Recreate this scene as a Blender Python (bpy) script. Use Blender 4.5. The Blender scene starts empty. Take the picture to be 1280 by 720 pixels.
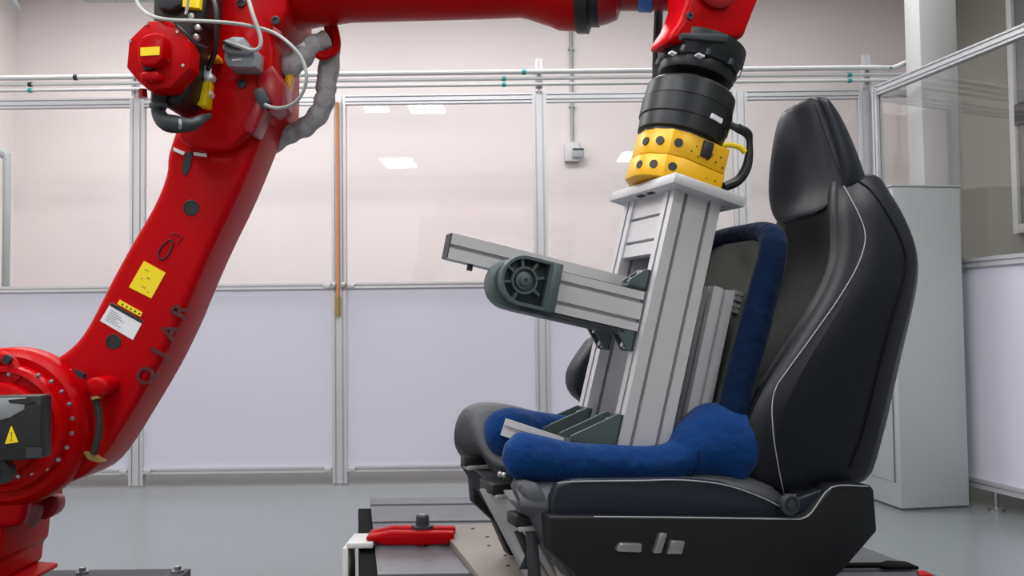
import bpy, bmesh, math, random
from math import sin, cos, radians, pi, atan, sqrt
from mathutils import Vector, Matrix
from mathutils.bvhtree import BVHTree
random.seed(7)
SC = bpy.context.scene
COL = SC.collection
# ---------------------------------------------------------------- camera
FPX = 1100.0
PITCH = atan(42 / FPX)
ROLL = 0.012
CAM = Vector((0, 0, 1.0))
fw = Vector((0, cos(PITCH), sin(PITCH)))
u0 = Vector((0, -sin(PITCH), cos(PITCH)))
r0 = Vector((1, 0, 0))
RV = cos(ROLL) * r0 - sin(ROLL) * u0
UV = sin(ROLL) * r0 + cos(ROLL) * u0
cd = bpy.data.cameras.new('camera')
cam = bpy.data.objects.new('camera', cd)
COL.objects.link(cam)
cd.sensor_width = 36
cd.lens = FPX * 36 / 1280
cd.clip_start = 0.02
m = Matrix((RV, UV, -fw)).transposed().to_4x4()
m.translation = CAM
cam.matrix_world = m
SC.camera = cam
# ---------------------------------------------------------------- world, exposure
wd = bpy.data.worlds.new('world')
SC.world = wd
wd.use_nodes = True
wd.node_tree.nodes['Background'].inputs[0].default_value = (0.80, 0.85, 1.0, 1)
wd.node_tree.nodes['Background'].inputs[1].default_value = 0.15
vs = SC.view_settings
vs.view_transform = 'Standard'
vs.look = 'None'
vs.exposure = -0.15
vs.gamma = 1.0
# ceiling lamps: (x, y, size x, size y, watts)
CEIL = 3.7
LAMPS = [(-1.02, 0.35, 0.42, 0.5, 24), (-1.63, 0.35, 0.3, 0.3, 12),
         (-1.83, -3.3, 0.5, 0.9, 78), (2.2, -3.0, 0.9, 0.9, 36), (2.3, -1.0, 0.9, 0.9, 50),
         (-2.2, 1.9, 1.3, 0.9, 60), (-0.2, 1.9, 1.3, 0.9, 55), (1.8, 1.9, 1.3, 0.9, 34),
         (-2.4, 5.2, 1.6, 0.6, 60), (-0.2, 5.2, 1.6, 0.6, 48), (1.9, 5.2, 1.6, 0.6, 22)]  # this row: unseen lamps added to brighten the back wall
LAMP_LABEL = ['small ceiling lamp panel mirrored just under the fence rail, larger of the mirrored pair',
              'smallest square ceiling lamp panel, mirrored beside a larger one under the fence rail',
              'ceiling lamp panel mirrored alone in the middle clear pane', 'ceiling lamp panel mirrored in the pane beside the yellow adapter',
              'square ceiling lamp panel between viewer and the seat headrest', 'wide ceiling lamp panel over the robot elbow',
              'wide ceiling lamp panel over the middle of the red upper arm', 'wide ceiling lamp panel over the seat headrest',
              'long unseen ceiling lamp panel added to brighten the back wall behind the robot', 'long unseen ceiling lamp panel added to brighten the back wall above the orange tube',
              'dimmer long unseen ceiling lamp panel added to brighten the back wall beside the pillar']
LAMP_COL = (1.0, 0.975, 0.965)

def add_area(name, loc, sx, sy, watts, col):
    l = bpy.data.lights.new(name, 'AREA')
    l.shape = 'RECTANGLE'
    l.size = sx
    l.size_y = sy
    l.energy = watts
    l.color = col
    o = bpy.data.objects.new(name, l)
    o.location = loc
    COL.objects.link(o)
    return o

for (x, y, sx, sy, wt) in LAMPS:
    add_area('ceiling_lamp_light', (x, y, CEIL - 0.075), sx, sy, wt, LAMP_COL)

# ---------------------------------------------------------------- geometry helpers
def P(px, py, Y):
    d = RV * ((px - 640) / FPX) - UV * ((py - 360) / FPX) + fw
    return CAM + d * (Y / d.y)

def PZ(px, py, z):
    d = RV * ((px - 640) / FPX) - UV * ((py - 360) / FPX) + fw
    return CAM + d * ((z - CAM.z) / d.z)

TH = radians(20)
F = Vector((-cos(TH), -sin(TH), 0))
V = Vector((-sin(TH), cos(TH), 0))
ZZ = Vector((0, 0, 1))
TOPZ = 0.35
_o = P(690, 645, 1.85)
O = Vector((_o.x, _o.y, TOPZ))

def W(u, v, w):
    return O + F * u + V * v + ZZ * w

def S(px, py, v):
    d = RV * ((px - 640) / FPX) - UV * ((py - 360) / FPX) + fw
    t = ((O - CAM).dot(V) + v) / d.dot(V)
    q = CAM + d * t - O
    return q.dot(F), q.z

FO_U, FO_W = S(772, 560, 0.13)
FO = W(FO_U, 0, FO_W)
def set_tilt(deg, origin=None):
    # AX rig forward, CX rig up; origin = (u, w) in the seat frame
    global TI, AX, CX, FIX, FO, FO_U, FO_W
    if origin:
        FO_U, FO_W = origin
        FO = W(FO_U, 0, FO_W)
    TI = radians(deg)
    AX = F * cos(TI) + ZZ * sin(TI)
    CX = ZZ * cos(TI) - F * sin(TI)
    FIX = Frame(FO, AX, V, CX)
COLUMN_TILT, BEAM_TILT = 15.2, 12.4

def X(a, v, c):
    return FO + AX * a + V * v + CX * c

def fx(px, py, v):
    u, w = S(px, py, v)
    du, dw = u - FO_U, w - FO_W
    return du * cos(TI) + dw * sin(TI), -du * sin(TI) + dw * cos(TI)

class Frame:
    def __init__(s, o, x, y, z):
        s.o, s.x, s.y, s.z = Vector(o), Vector(x), Vector(y), Vector(z)
    def __call__(s, x, y, z):
        return s.o + s.x * x + s.y * y + s.z * z

WORLD = Frame((0, 0, 0), (1, 0, 0), (0, 1, 0), (0, 0, 1))
set_tilt(COLUMN_TILT)
SEAT = Frame(O, F, V, ZZ)

def cat_rom(pts, n=6, closed=False):
    pts = [Vector(p) for p in pts]
    if len(pts) < 3:
        return pts
    out = []
    N = len(pts)
    rng = range(N if closed else N - 1)
    for i in rng:
        p1, p2 = pts[i], pts[(i + 1) % N]
        p0 = pts[(i - 1) % N] if (closed or i > 0) else p1 * 2 - p2
        p3 = pts[(i + 2) % N] if (closed or i + 2 < N) else p2 * 2 - p1
        for k in range(n):
            t = k / n
            out.append(0.5 * ((2 * p1) + (p2 - p0) * t + (2 * p0 - 5 * p1 + 4 * p2 - p3) * t * t + (3 * p1 - p0 - 3 * p2 + p3) * t ** 3))
    if not closed:
        out.append(pts[-1])
    return out

def lerp_list(vals, n_out):
    N = len(vals)
    r = []
    for i in range(n_out):
        t = i * (N - 1) / max(1, n_out - 1)
        k = min(int(t), N - 2)
        f = t - k
        p1, p2 = vals[k], vals[k + 1]
        p0 = vals[k - 1] if k > 0 else 2 * p1 - p2
        p3 = vals[k + 2] if k + 2 < N else 2 * p2 - p1
        q = 0.5 * (2 * p1 + (p2 - p0) * f + (2 * p0 - 5 * p1 + 4 * p2 - p3) * f * f + (3 * p1 - p0 - 3 * p2 + p3) * f ** 3)
        r.append(max(q, min(p1, p2) * .9))
    return r

def chaikin(pts, it=1):
    for _ in range(it):
        q = []
        for i in range(len(pts)):
            a, b = pts[i], pts[(i + 1) % len(pts)]
            q += [(a[0] * .75 + b[0] * .25, a[1] * .75 + b[1] * .25), (a[0] * .25 + b[0] * .75, a[1] * .25 + b[1] * .75)]
        pts = q
    return pts

class MB:
    def __init__(s):
        s.bm = bmesh.new()
    def box(s, fr, x0, x1, y0, y1, z0, z1):
        vs_ = [s.bm.verts.new(fr(x, y, z)) for x in (x0, x1) for y in (y0, y1) for z in (z0, z1)]
        for f in ((0, 1, 3, 2), (4, 6, 7, 5), (0, 4, 5, 1), (2, 3, 7, 6), (0, 2, 6, 4), (1, 5, 7, 3)):
            s.bm.faces.new([vs_[i] for i in f])
        return s
    def prism(s, pts, vec):
        pts = [Vector(p) for p in pts]
        vec = Vector(vec)
        a = [s.bm.verts.new(p) for p in pts]
        b = [s.bm.verts.new(p + vec) for p in pts]
        s.bm.faces.new(a)
        s.bm.faces.new(b[::-1])
        n = len(a)
        for i in range(n):
            s.bm.faces.new((a[i], b[i], b[(i + 1) % n], a[(i + 1) % n]))
        return s
    def loft(s, rings, cap=True, closed=True):
        rs = [[s.bm.verts.new(Vector(p)) for p in r] for r in rings]
        for i in range(len(rs) - 1):
            a, b = rs[i], rs[i + 1]
            n = len(a)
            for k in range(n if closed else n - 1):
                s.bm.faces.new((a[k], a[(k + 1) % n], b[(k + 1) % n], b[k]))
        if cap:
            s.bm.faces.new(rs[0][::-1])
            s.bm.faces.new(rs[-1])
        return s
    def lathe(s, o, axis, prof, seg=32, ref=None, cap=True, phase=0.0):
        o = Vector(o)
        ax = Vector(axis).normalized()
        rf = Vector(ref) if ref is not None else (Vector((0, 0, 1)) if abs(ax.z) < .9 else Vector((1, 0, 0)))
        x = (rf - ax * rf.dot(ax)).normalized()
        y = ax.cross(x)
        rings = []
        for (r, h) in prof:
            rings.append([o + ax * h + (x * cos(2 * pi * k / seg + phase) + y * sin(2 * pi * k / seg + phase)) * max(r, 1e-4) for k in range(seg)])
        return s.loft(rings, cap)
    def cyl(s, a, b, r, seg=16, r2=None):
        a, b = Vector(a), Vector(b)
        return s.lathe(a, b - a, [(r, 0), (r if r2 is None else r2, (b - a).length)], seg)
    def tube(s, pts, r, seg=10, n=6, closed=False, flat=None):
        P_ = cat_rom(pts, n, closed)
        N = len(P_)
        rr = lerp_list(list(r), N) if isinstance(r, (list, tuple)) else [r] * N
        rings = []
        prev = None
        for i in range(N):
            if closed:
                t = P_[(i + 1) % N] - P_[i - 1]
            else:
                t = P_[min(i + 1, N - 1)] - P_[max(i - 1, 0)]
            t.normalize()
            if prev is None:
                g = Vector((0, 0, 1)) if abs(t.z) < .9 else Vector((0, 1, 0))
            else:
                g = prev
            nrm = (g - t * g.dot(t)).normalized()
            prev = nrm
            b = t.cross(nrm)
            rings.append([P_[i] + (nrm * cos(2 * pi * k / seg) + b * sin(2 * pi * k / seg)) * rr[i] for k in range(seg)])
        if closed:
            rings.append(rings[0])
            return s.loft(rings, False)
        return s.loft(rings, True)
    def sphere(s, c, rx, fr=WORLD, seg=16, rings=10):
        # ellipsoid with semi-axes rx along the frame axes
        c = Vector(c)
        rs = []
        for i in range(1, rings):
            a = pi * i / rings
            rs.append([c + fr.x * (rx[0] * sin(a) * cos(2 * pi * k / seg)) + fr.y * (rx[1] * sin(a) * sin(2 * pi * k / seg)) + fr.z * (rx[2] * cos(a)) for k in range(seg)])
        return s.loft(rs, True)
    def bevel(s, w, seg=2, ang=25):
        s.bm.normal_update()
        es = [e for e in s.bm.edges if len(e.link_faces) == 2 and e.calc_face_angle(0) > radians(ang)]
        if es:
            bmesh.ops.bevel(s.bm, geom=es, offset=w, segments=seg, profile=0.5, affect='EDGES', clamp_overlap=True)
        return s
    def build(s, name, material, parent=None, bevel=None, seg=2, smooth=35, subsurf=0, weld=False):
        bm = s.bm
        if weld:
            bmesh.ops.remove_doubles(bm, verts=bm.verts, dist=1e-5)
        bmesh.ops.recalc_face_normals(bm, faces=bm.faces)
        if bevel:
            s.bevel(bevel, seg)
        me = bpy.data.meshes.new(name)
        off = OFF[parent.name] if parent is not None else None
        if off is None:
            xs = [v.co for v in bm.verts]
            off = Vector((sum((min(v.x for v in xs), max(v.x for v in xs))) / 2, (min(v.y for v in xs) + max(v.y for v in xs)) / 2, min(v.z for v in xs)))
        for v in bm.verts:
            v.co -= off
        bm.to_mesh(me)
        bm.free()
        if smooth:
            for p in me.polygons:
                p.use_smooth = True
            me.set_sharp_from_angle(angle=radians(smooth))
        me.materials.append(material)
        o = bpy.data.objects.new(name, me)
        COL.objects.link(o)
        OFF[o.name] = off
        if parent is not None:
            o.parent = parent
        else:
            o.location = off
        if subsurf:
            md = o.modifiers.new('subsurf', 'SUBSURF')
            md.levels = subsurf
            md.render_levels = subsurf
        return o

OFF = {}

def tag(o, label=None, cat=None, group=None, kind=None):
    if label: o['label'] = label
    if cat: o['category'] = cat
    if group: o['group'] = group
    if kind: o['kind'] = kind
    return o

def thing(name, loc, label, cat, group=None):
    o = bpy.data.objects.new(name, None)
    o.empty_display_size = 0.1
    COL.objects.link(o)
    o.location = loc
    OFF[o.name] = Vector(loc)
    return tag(o, label, cat, group)

def text(body, size, origin, right, up, material, parent, name='lettering', depth=0.0008):
    cu = bpy.data.curves.new(name, 'FONT')
    cu.body = body
    cu.size = size
    cu.extrude = depth
    cu.offset = size * .025
    cu.align_x = 'CENTER'
    cu.align_y = 'CENTER'
    t = bpy.data.objects.new(name, cu)
    COL.objects.link(t)
    bpy.context.view_layer.update()
    me = bpy.data.meshes.new_from_object(t.evaluated_get(bpy.context.evaluated_depsgraph_get()))
    bpy.data.objects.remove(t)
    r = Vector(right).normalized()
    u = Vector(up)
    u = (u - r * u.dot(r)).normalized()
    n = r.cross(u)
    off = OFF[parent.name]
    for v in me.vertices:
        v.co = Vector(origin) + r * v.co.x + u * v.co.y + n * v.co.z - off
    me.materials.clear()
    me.materials.append(material)
    o = bpy.data.objects.new(name, me)
    COL.objects.link(o)
    o.parent = parent
    OFF[o.name] = off
    return o

# ---------------------------------------------------------------- materials
def hexc(h):
    c = [int(h[i:i + 2], 16) / 255 for i in (0, 2, 4)]
    return tuple(x / 12.92 if x <= .04045 else ((x + .055) / 1.055) ** 2.4 for x in c) + (1,)

def mat(name, h, rough=0.5, metal=0.0, var=0.06, scale=8.0, bump=0.0, bscale=200.0, coat=0.0, spec=0.5, stretch=None, sheen=0.0, bdist=0.002):
    m = bpy.data.materials.new(name)
    m.use_nodes = True
    nt = m.node_tree
    b = nt.nodes['Principled BSDF']
    c = hexc(h)
    tc = nt.nodes.new('ShaderNodeTexCoord')
    mp = nt.nodes.new('ShaderNodeMapping')
    nt.links.new(tc.outputs['Object'], mp.inputs[0])
    if stretch:
        mp.inputs['Scale'].default_value = stretch
    nz = nt.nodes.new('ShaderNodeTexNoise')
    nz.inputs['Scale'].default_value = scale
    nz.inputs['Detail'].default_value = 4
    nt.links.new(mp.outputs[0], nz.inputs['Vector'])
    mr = nt.nodes.new('ShaderNodeMix')
    mr.data_type = 'RGBA'
    mr.inputs[6].default_value = tuple(x * (1 - var) for x in c[:3]) + (1,)
    mr.inputs[7].default_value = tuple(min(1, x * (1 + var)) for x in c[:3]) + (1,)
    nt.links.new(nz.outputs['Fac'], mr.inputs[0])
    nt.links.new(mr.outputs[2], b.inputs['Base Color'])
    b.inputs['Roughness'].default_value = rough
    b.inputs['Metallic'].default_value = metal
    b.inputs['Specular IOR Level'].default_value = spec
    b.inputs['Coat Weight'].default_value = coat
    b.inputs['Coat Roughness'].default_value = 0.12
    if sheen:
        b.inputs['Sheen Weight'].default_value = sheen
        b.inputs['Sheen Roughness'].default_value = 0.5
    if bump:
        n2 = nt.nodes.new('ShaderNodeTexNoise')
        n2.inputs['Scale'].default_value = bscale
        n2.inputs['Detail'].default_value = 2
        nt.links.new(tc.outputs['Object'], n2.inputs['Vector'])
        bp = nt.nodes.new('ShaderNodeBump')
        bp.inputs['Strength'].default_value = bump
        bp.inputs['Distance'].default_value = bdist
        nt.links.new(n2.outputs['Fac'], bp.inputs['Height'])
        nt.links.new(bp.outputs[0], b.inputs['Normal'])
    return m

M = {}
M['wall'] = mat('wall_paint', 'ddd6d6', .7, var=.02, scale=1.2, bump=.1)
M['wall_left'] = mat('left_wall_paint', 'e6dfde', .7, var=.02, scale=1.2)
M['wall_right'] = mat('right_wall_shaded_paint', '86867e', .7, var=.05, scale=.8)  # grey-olive paint darkened to hold the shade on this wall
M['ceiling'] = mat('ceiling_paint', 'dcdad8', .8, var=.02)
M['floor'] = mat('grey_epoxy_floor', '787f82', .22, var=.05, scale=.9, bump=.02, bscale=30)
M['pillar'] = mat('pillar_paint', 'b4b7b8', .6, var=.04, scale=1.5)
M['panel'] = mat('white_sheet', 'c9cbd9', .35, var=.012, scale=.9)
M['alu'] = mat('anodised_aluminium', 'c9ccd0', .38, .55, var=.04, scale=14)
M['alu_bright'] = mat('bright_aluminium', 'c2c4c8', .40, .35, var=.03, scale=20)
M['alu_plate'] = mat('milled_aluminium', 'bcbec2', .42, .3, var=.04, scale=18)
M['groove'] = mat('slot_shadow_grey', '6f7477', .6, .2)
M['cast'] = mat('grey_green_casting', '4e5c5d', .45, .3, var=.06)
M['cast_dark'] = mat('dark_casting', '2f3a3b', .45, .3, var=.06)
M['red'] = mat('red_enamel', 'ac0007', .36, var=.05, scale=3, spec=.10, coat=.02, bump=.05, bscale=60)
M['red_dark'] = mat('deep_red_enamel', '8c0014', .32, var=.05, scale=3, spec=.4, coat=.05)
M['black'] = mat('black_plastic', '0f1112', .45, var=.15)
M['black_metal'] = mat('black_anodised', '1b2024', .42, .3, var=.08)
M['dark_grey'] = mat('dark_grey_metal', '32383d', .5, .2, var=.08)
M['steel'] = mat('steel', 'a9acac', .3, .9)
M['yellow'] = mat('yellow_anodised', 'd8a600', .38, .1, var=.05)
M['yellow_label'] = mat('yellow_label', 'f2d80a', .5, var=.02)
M['white_label'] = mat('white_label', 'dfe3ea', .5, var=.02)
M['print_grey'] = mat('print_grey', '7f868c', .6)
M['print_black'] = mat('print_black', '1c1d1f', .6)
M['print_maroon'] = mat('print_maroon', '4a0612', .5)
M['hose'] = mat('grey_fabric_hose', 'a2a4a8', .8, var=.15, scale=35, bump=.8, bscale=40, bdist=.012)
M['cable'] = mat('grey_cable', '9aa09e', .5)
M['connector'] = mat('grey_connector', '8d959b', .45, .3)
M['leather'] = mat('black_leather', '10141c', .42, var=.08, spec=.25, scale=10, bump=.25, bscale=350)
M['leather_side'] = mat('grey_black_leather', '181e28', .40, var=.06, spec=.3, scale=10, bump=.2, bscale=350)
M['leather_inner'] = mat('dark_matt_leather', '0a0c0d', .6, var=.08, spec=.15, scale=10, bump=.3, bscale=420)  # darker, less glossy leather for the backrest's inner front, rear seam and headrest piping
M['leather_cushion'] = mat('lit_cushion_leather', '4a4d52', .5, var=.06, spec=.25, scale=10, bump=.25, bscale=350)  # black leather lightened in colour for light falling on the cushion front
M['trim'] = mat('black_seat_plastic', '0f1215', .5, var=.06, spec=.3, bump=.15, bscale=500)
M['thread'] = mat('pale_stitching', '8d9297', .6)
M['chrome'] = mat('satin_chrome', '9a9da0', .3, .8)
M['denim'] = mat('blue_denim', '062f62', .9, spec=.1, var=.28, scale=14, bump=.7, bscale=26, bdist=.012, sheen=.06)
M['denim_dark'] = mat('shaded_blue_denim', '031833', .9, spec=.1, var=.25, scale=14, bump=.7, bscale=26, bdist=.012, sheen=.05)  # same blue denim, with the back loop's shade put into the colour
M['mesh_panel'] = mat('olive_grey_panel', '474b44', .7, var=.08)
M['table'] = mat('cast_table_top', '66686e', .35, .35, var=.08, scale=5)
M['beige'] = mat('beige_plate', '86817a', .5, .2, var=.06)
M['bracket'] = mat('zinc_bracket', 'a7a9ab', .4, .5, var=.1)
M['cabinet'] = mat('cabinet_grey', 'a2a8aa', .45, var=.02, scale=2)
M['cab_dark'] = mat('cabinet_seam', '5c6264', .6)
M['pipe'] = mat('pale_grey_pipe', 'b9bdbe', .5, var=.03)
M['teal'] = mat('teal_clip', '1f8d8a', .5)
M['orange'] = mat('orange_tube', 'cf8556', .5, var=.1)
M['copper'] = mat('brass_fitting', '9a8450', .45, .4)
M['box_white'] = mat('white_plastic', 'c9cacb', .5)
M['box_grey'] = mat('socket_grey', '9aa2a4', .5)
M['blue_mark'] = mat('blue_sticker', '2f6fc0', .5)
M['amber'] = mat('amber_plastic', 'f09a10', .5)
M['glass_dark'] = mat('dark_window_glass', '6d7270', .25)
M['rubber'] = mat('rubber', '0c0c0d', .9, spec=.1)

def lamp_material():
    m = bpy.data.materials.new('lamp_diffuser')
    m.use_nodes = True
    b = m.node_tree.nodes['Principled BSDF']
    nz = m.node_tree.nodes.new('ShaderNodeTexNoise')
    b.inputs['Base Color'].default_value = (.9, .9, .9, 1)
    b.inputs['Emission Color'].default_value = (1, .97, .94, 1)
    b.inputs['Emission Strength'].default_value = 3
    return m
M['lamp'] = lamp_material()

def acrylic(name, tint, k):
    m = bpy.data.materials.new(name)
    m.use_nodes = True
    nt = m.node_tree
    nt.nodes.remove(nt.nodes['Principled BSDF'])
    out = nt.nodes['Material Output']
    tr = nt.nodes.new('ShaderNodeBsdfTransparent')
    tr.inputs[0].default_value = tint
    gl = nt.nodes.new('ShaderNodeBsdfGlossy')
    gl.inputs['Roughness'].default_value = 0.02
    fr = nt.nodes.new('ShaderNodeFresnel')
    # same index from both sides of the sheet (no total reflection at the far face)
    gm = nt.nodes.new('ShaderNodeNewGeometry')
    mi = nt.nodes.new('ShaderNodeMix')
    mi.inputs[2].default_value = k
    mi.inputs[3].default_value = 1 / k
    nt.links.new(gm.outputs['Backfacing'], mi.inputs[0])
    nt.links.new(mi.outputs[0], fr.inputs[0])
    mx = nt.nodes.new('ShaderNodeMixShader')
    nt.links.new(fr.outputs[0], mx.inputs[0])
    nt.links.new(tr.outputs[0], mx.inputs[1])
    nt.links.new(gl.outputs[0], mx.inputs[2])
    nt.links.new(mx.outputs[0], out.inputs[0])
    return m
M['acrylic'] = acrylic('clear_acrylic', (.985, .985, .985, 1), 1.45)

# ---------------------------------------------------------------- room
XL, XR, YB, YF = -3.85, 3.45, 6.8, -5.0
def struct(name, mb, m_, **k):
    return tag(mb.build(name, m_, None, **k), kind='structure')

struct('floor', MB().box(WORLD, XL - .1, XR + .1, YF - .1, YB + .1, -.1, 0), M['floor'])
struct('ceiling', MB().box(WORLD, XL - .1, XR + .1, YF - .1, YB + .1, CEIL, CEIL + .1), M['ceiling'])
struct('wall_back', MB().box(WORLD, XL - .1, XR + .1, YB, YB + .1, 0, CEIL), M['wall'])
struct('wall_front', MB().box(WORLD, XL - .1, XR + .1, YF - .1, YF, 0, CEIL), M['wall'])
struct('wall_left', MB().box(WORLD, XL - .1, XL, YF, YB, 0, CEIL), M['wall_left'])
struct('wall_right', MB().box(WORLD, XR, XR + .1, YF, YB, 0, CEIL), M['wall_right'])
struct('pillar', MB().box(WORLD, 2.455, 2.68, 5.2, 5.40, 0, CEIL), M['pillar'], bevel=.01)
# window in the right wall
w1 = struct('window_1', MB().box(WORLD, XR - .02, XR, 4.3, 5.95, 1.55, 3.2), M['glass_dark'])
for (y0, y1, z0, z1) in ((5.89, 5.95, 1.55, 3.2), (4.3, 4.36, 1.55, 3.2), (4.36, 5.89, 3.14, 3.2), (4.36, 5.89, 1.55, 1.61), (4.36, 5.89, 2.28, 2.42)):
    MB().box(WORLD, XR - .05, XR - .02, y0, y1, z0, z1).build('window_frame', M['box_white'] if z1 - z0 < .1 or z1 - z0 > 1 else M['dark_grey'], w1, bevel=.005)

for i, (x, y, sx, sy, wt) in enumerate(LAMPS):
    t = thing('ceiling_lamp', (x, y, CEIL - .07), LAMP_LABEL[i], 'lamp', 'ceiling lamps')
    b = MB()
    for (a0, a1, c0, c1) in ((-sx / 2 - .03, -sx / 2, -sy / 2, sy / 2), (sx / 2, sx / 2 + .03, -sy / 2, sy / 2),
                             (-sx / 2 - .03, sx / 2 + .03, -sy / 2 - .03, -sy / 2), (-sx / 2 - .03, sx / 2 + .03, sy / 2, sy / 2 + .03)):
        b.box(WORLD, x + a0, x + a1, y + c0, y + c1, CEIL - .085, CEIL - .001)
    b.build('lamp_frame', M['box_white'], t)
    MB().box(WORLD, x - sx / 2, x + sx / 2, y - sy / 2, y + sy / 2, CEIL - .06, CEIL - .045).build('diffuser', M['lamp'], t)

# ---------------------------------------------------------------- aluminium T-slot extrusion
def slot_outline(w, h, nw, nh, gap=.010, dep=.012):
    """outline (x,y) of a w x h profile with nw slots on the two wide faces and nh on the others"""
    def edge(L, n):
        pts = [(0, 0)]
        for k in range(n):
            c = L * (k + .5) / n
            pts += [(c - gap / 2, 0), (c - gap / 2, dep), (c + gap / 2, dep), (c + gap / 2, 0)]
        return pts
    out = []
    out += [(x, y) for x, y in edge(w, nw)]
    out += [(w - y, x) for x, y in edge(h, nh)]
    out += [(w - x, h - y) for x, y in edge(w, nw)]
    out += [(y, h - x) for x, y in edge(h, nh)]
    return out

def extrusion(mb, corner, ex, ey, ez, w, h, L, nw=1, nh=1, gap=.010, dep=.012):
    ex, ey, ez = Vector(ex), Vector(ey), Vector(ez)
    mb.prism([Vector(corner) + ex * x + ey * y for x, y in slot_outline(w, h, nw, nh, gap, dep)], ez * L)
    return mb

# ---------------------------------------------------------------- back safety fence
YFN = 5.5
EX, EY, EZ = Vector((1, 0, 0)), Vector((0, 1, 0)), Vector((0, 0, 1))
Z_BOT = P(640, 584, YFN).z
Z_MID = P(640, 354.5, YFN).z
Z_TOP = P(640, 122, YFN).z
fence = thing('safety_fence', (-.8, YFN + .045, 0), 'long aluminium safety fence with white lower sheets and clear upper panes', 'fence')
POST_X = [P(x, 400, YFN).x for x in (-87, 170, 424, 677.5, 931)]
CORNER_X = P(1087, 300, YFN).x
for px_ in POST_X + [CORNER_X]:
    for s in (-1, 0):
        e = extrusion(MB(), (px_ + s * .045, YFN, 0.0), EX, EY, EZ, .045, .045, Z_TOP + .03, 1, 1)
        e.build('post', M['alu'], fence, smooth=0)
        MB().box(WORLD, px_ + s * .045 + .004, px_ + s * .045 + .041, YFN - .004, YFN + .05, 0, .012).build('post_foot', M['steel'], fence)
xs = [XL + .02] + POST_X + [CORNER_X]
for i in range(len(xs) - 1):
    a = xs[i] + (.045 if i > 0 else 0)
    b = xs[i + 1] - .045
    L = b - a
    for (z, hh, nn) in ((Z_BOT - .018, .036, 1), (Z_MID - .018, .036, 1), (Z_TOP - .03, .06, 2)):
        extrusion(MB(), (a, YFN, z), EZ, EY, EX, hh, .040, L, nn, 1, gap=.009).build('rail', M['alu'], fence, smooth=0)
    MB().box(WORLD, a, b, YFN + .018, YFN + .026, Z_BOT + .014, Z_MID - .014).build('white_sheet', M['panel'], fence)
    MB().box(WORLD, a, b, YFN + .018, YFN + .022, Z_MID + .014, Z_TOP - .026).build('clear_pane', M['acrylic'], fence)
    for xx in ((b - .03,) if i == 0 else (a + .03, b - .03)):
        for z in (Z_BOT, Z_MID):
            MB().box(WORLD, xx - .022, xx + .022, YFN - .008, YFN, z - .014, z + .014).build('corner_joint', M['alu_bright'], fence, bevel=.002)
# short stubs carrying the air pipes
for px_ in (POST_X[1], POST_X[3], CORNER_X):
    zt = P(674, 75, YFN).z
    extrusion(MB(), (px_ - .022, YFN - .03, Z_TOP + .031), EX, EY, EZ, .044, .03, zt - Z_TOP - .031, 1, 1).build('pipe_stub', M['alu'], fence, smooth=0)
    for q in (.03, .10):
        MB().cyl((px_, YFN - .034, Z_TOP + .04 + q), (px_, YFN - .028, Z_TOP + .04 + q), .008, 10).build('bolt', M['dark_grey'], fence)
# three air pipes lying along the fence top
PIPES = [(93.5, .016, 'pale air pipe topmost above the fence rail, bending up beside the pillar', 'pale_pipe'),
         (101.5, .011, 'pale air pipe in the middle of the three above the fence rail', 'pale_pipe'),
         (108.7, .011, 'pale air pipe lowest of the three just above the fence rail', 'pale_pipe')]
for i, (py, r, lab, nm) in enumerate(PIPES):
    z = P(660, py, YFN).z
    yy = YFN - .05 - r
    t = thing('air_pipe', (0, yy, z), lab, 'pipe', None)
    if i == 0:
        q = [(XL + .03, yy, z), (-1, yy, z), (1.0, yy, z), (CORNER_X + .01, yy, z)] + [P(px__, py__, yy) for px__, py__ in ((1112, 86), (1135, 77), (1160, 65), (1184, 52))]
    else:
        q = [(XL + .03, yy, z), (-1, yy, z), (1.0, yy, z), (CORNER_X, yy, z), (CORNER_X + .5, yy, z)]
    MB().tube(q, r, 10, 8).build('pipe_run', M['pipe'], t)
    clips = {0: [(95, 'black'), (655, 'teal')], 1: [(38, 'black'), (630, 'teal'), (1062, 'teal')], 2: [(38, 'teal'), (630, 'teal'), (1062, 'teal')]}[i]
    for (cx, cm) in clips:
        c = P(cx, py, yy - .0)
        MB().cyl((c.x - .012, yy, z), (c.x + .012, yy, z), r + .004, 12).build('pipe_clip', M[cm], t)
# wider cable trunking just above the rail
MB_ = MB().box(WORLD, XL + .02, CORNER_X + .45, YFN - .001 + .05, YFN + .085, Z_TOP - .01, Z_TOP + .035)
tag(MB_.build('cable_trunking', M['pipe'], None, bevel=.004), 'pale cable trunking running along behind the top rail of the long fence', 'trunking')
# orange air tube in the post slot
px_ = POST_X[2]
t = thing('orange_tube', (px_, YFN - .012, Z_MID), 'thin orange tube strapped up the fence post, brass fitting at its foot', 'tube')
MB().cyl((px_ - .006, YFN - .012, Z_MID - .1), (px_ - .006, YFN - .012, Z_TOP - .02), .011, 10).build('tube_run', M['orange'], t)
MB().cyl((px_ + .018, YFN - .010, Z_MID + .02), (px_ + .018, YFN - .010, Z_TOP - .02), .006, 8).build('second_tube', M['alu'], t)
MB().cyl((px_ - .006, YFN - .02, Z_MID - .19), (px_ - .006, YFN - .02, Z_MID - .07), .016, 10).build('fitting', M['copper'], t)
for q in (-.03, .03):
    MB().box(WORLD, px_ + q - .014, px_ + q + .014, YFN - .03, YFN - .002, Z_MID - .02, Z_MID + .02).build('strap_block', M['steel'], t, bevel=.003)

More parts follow.
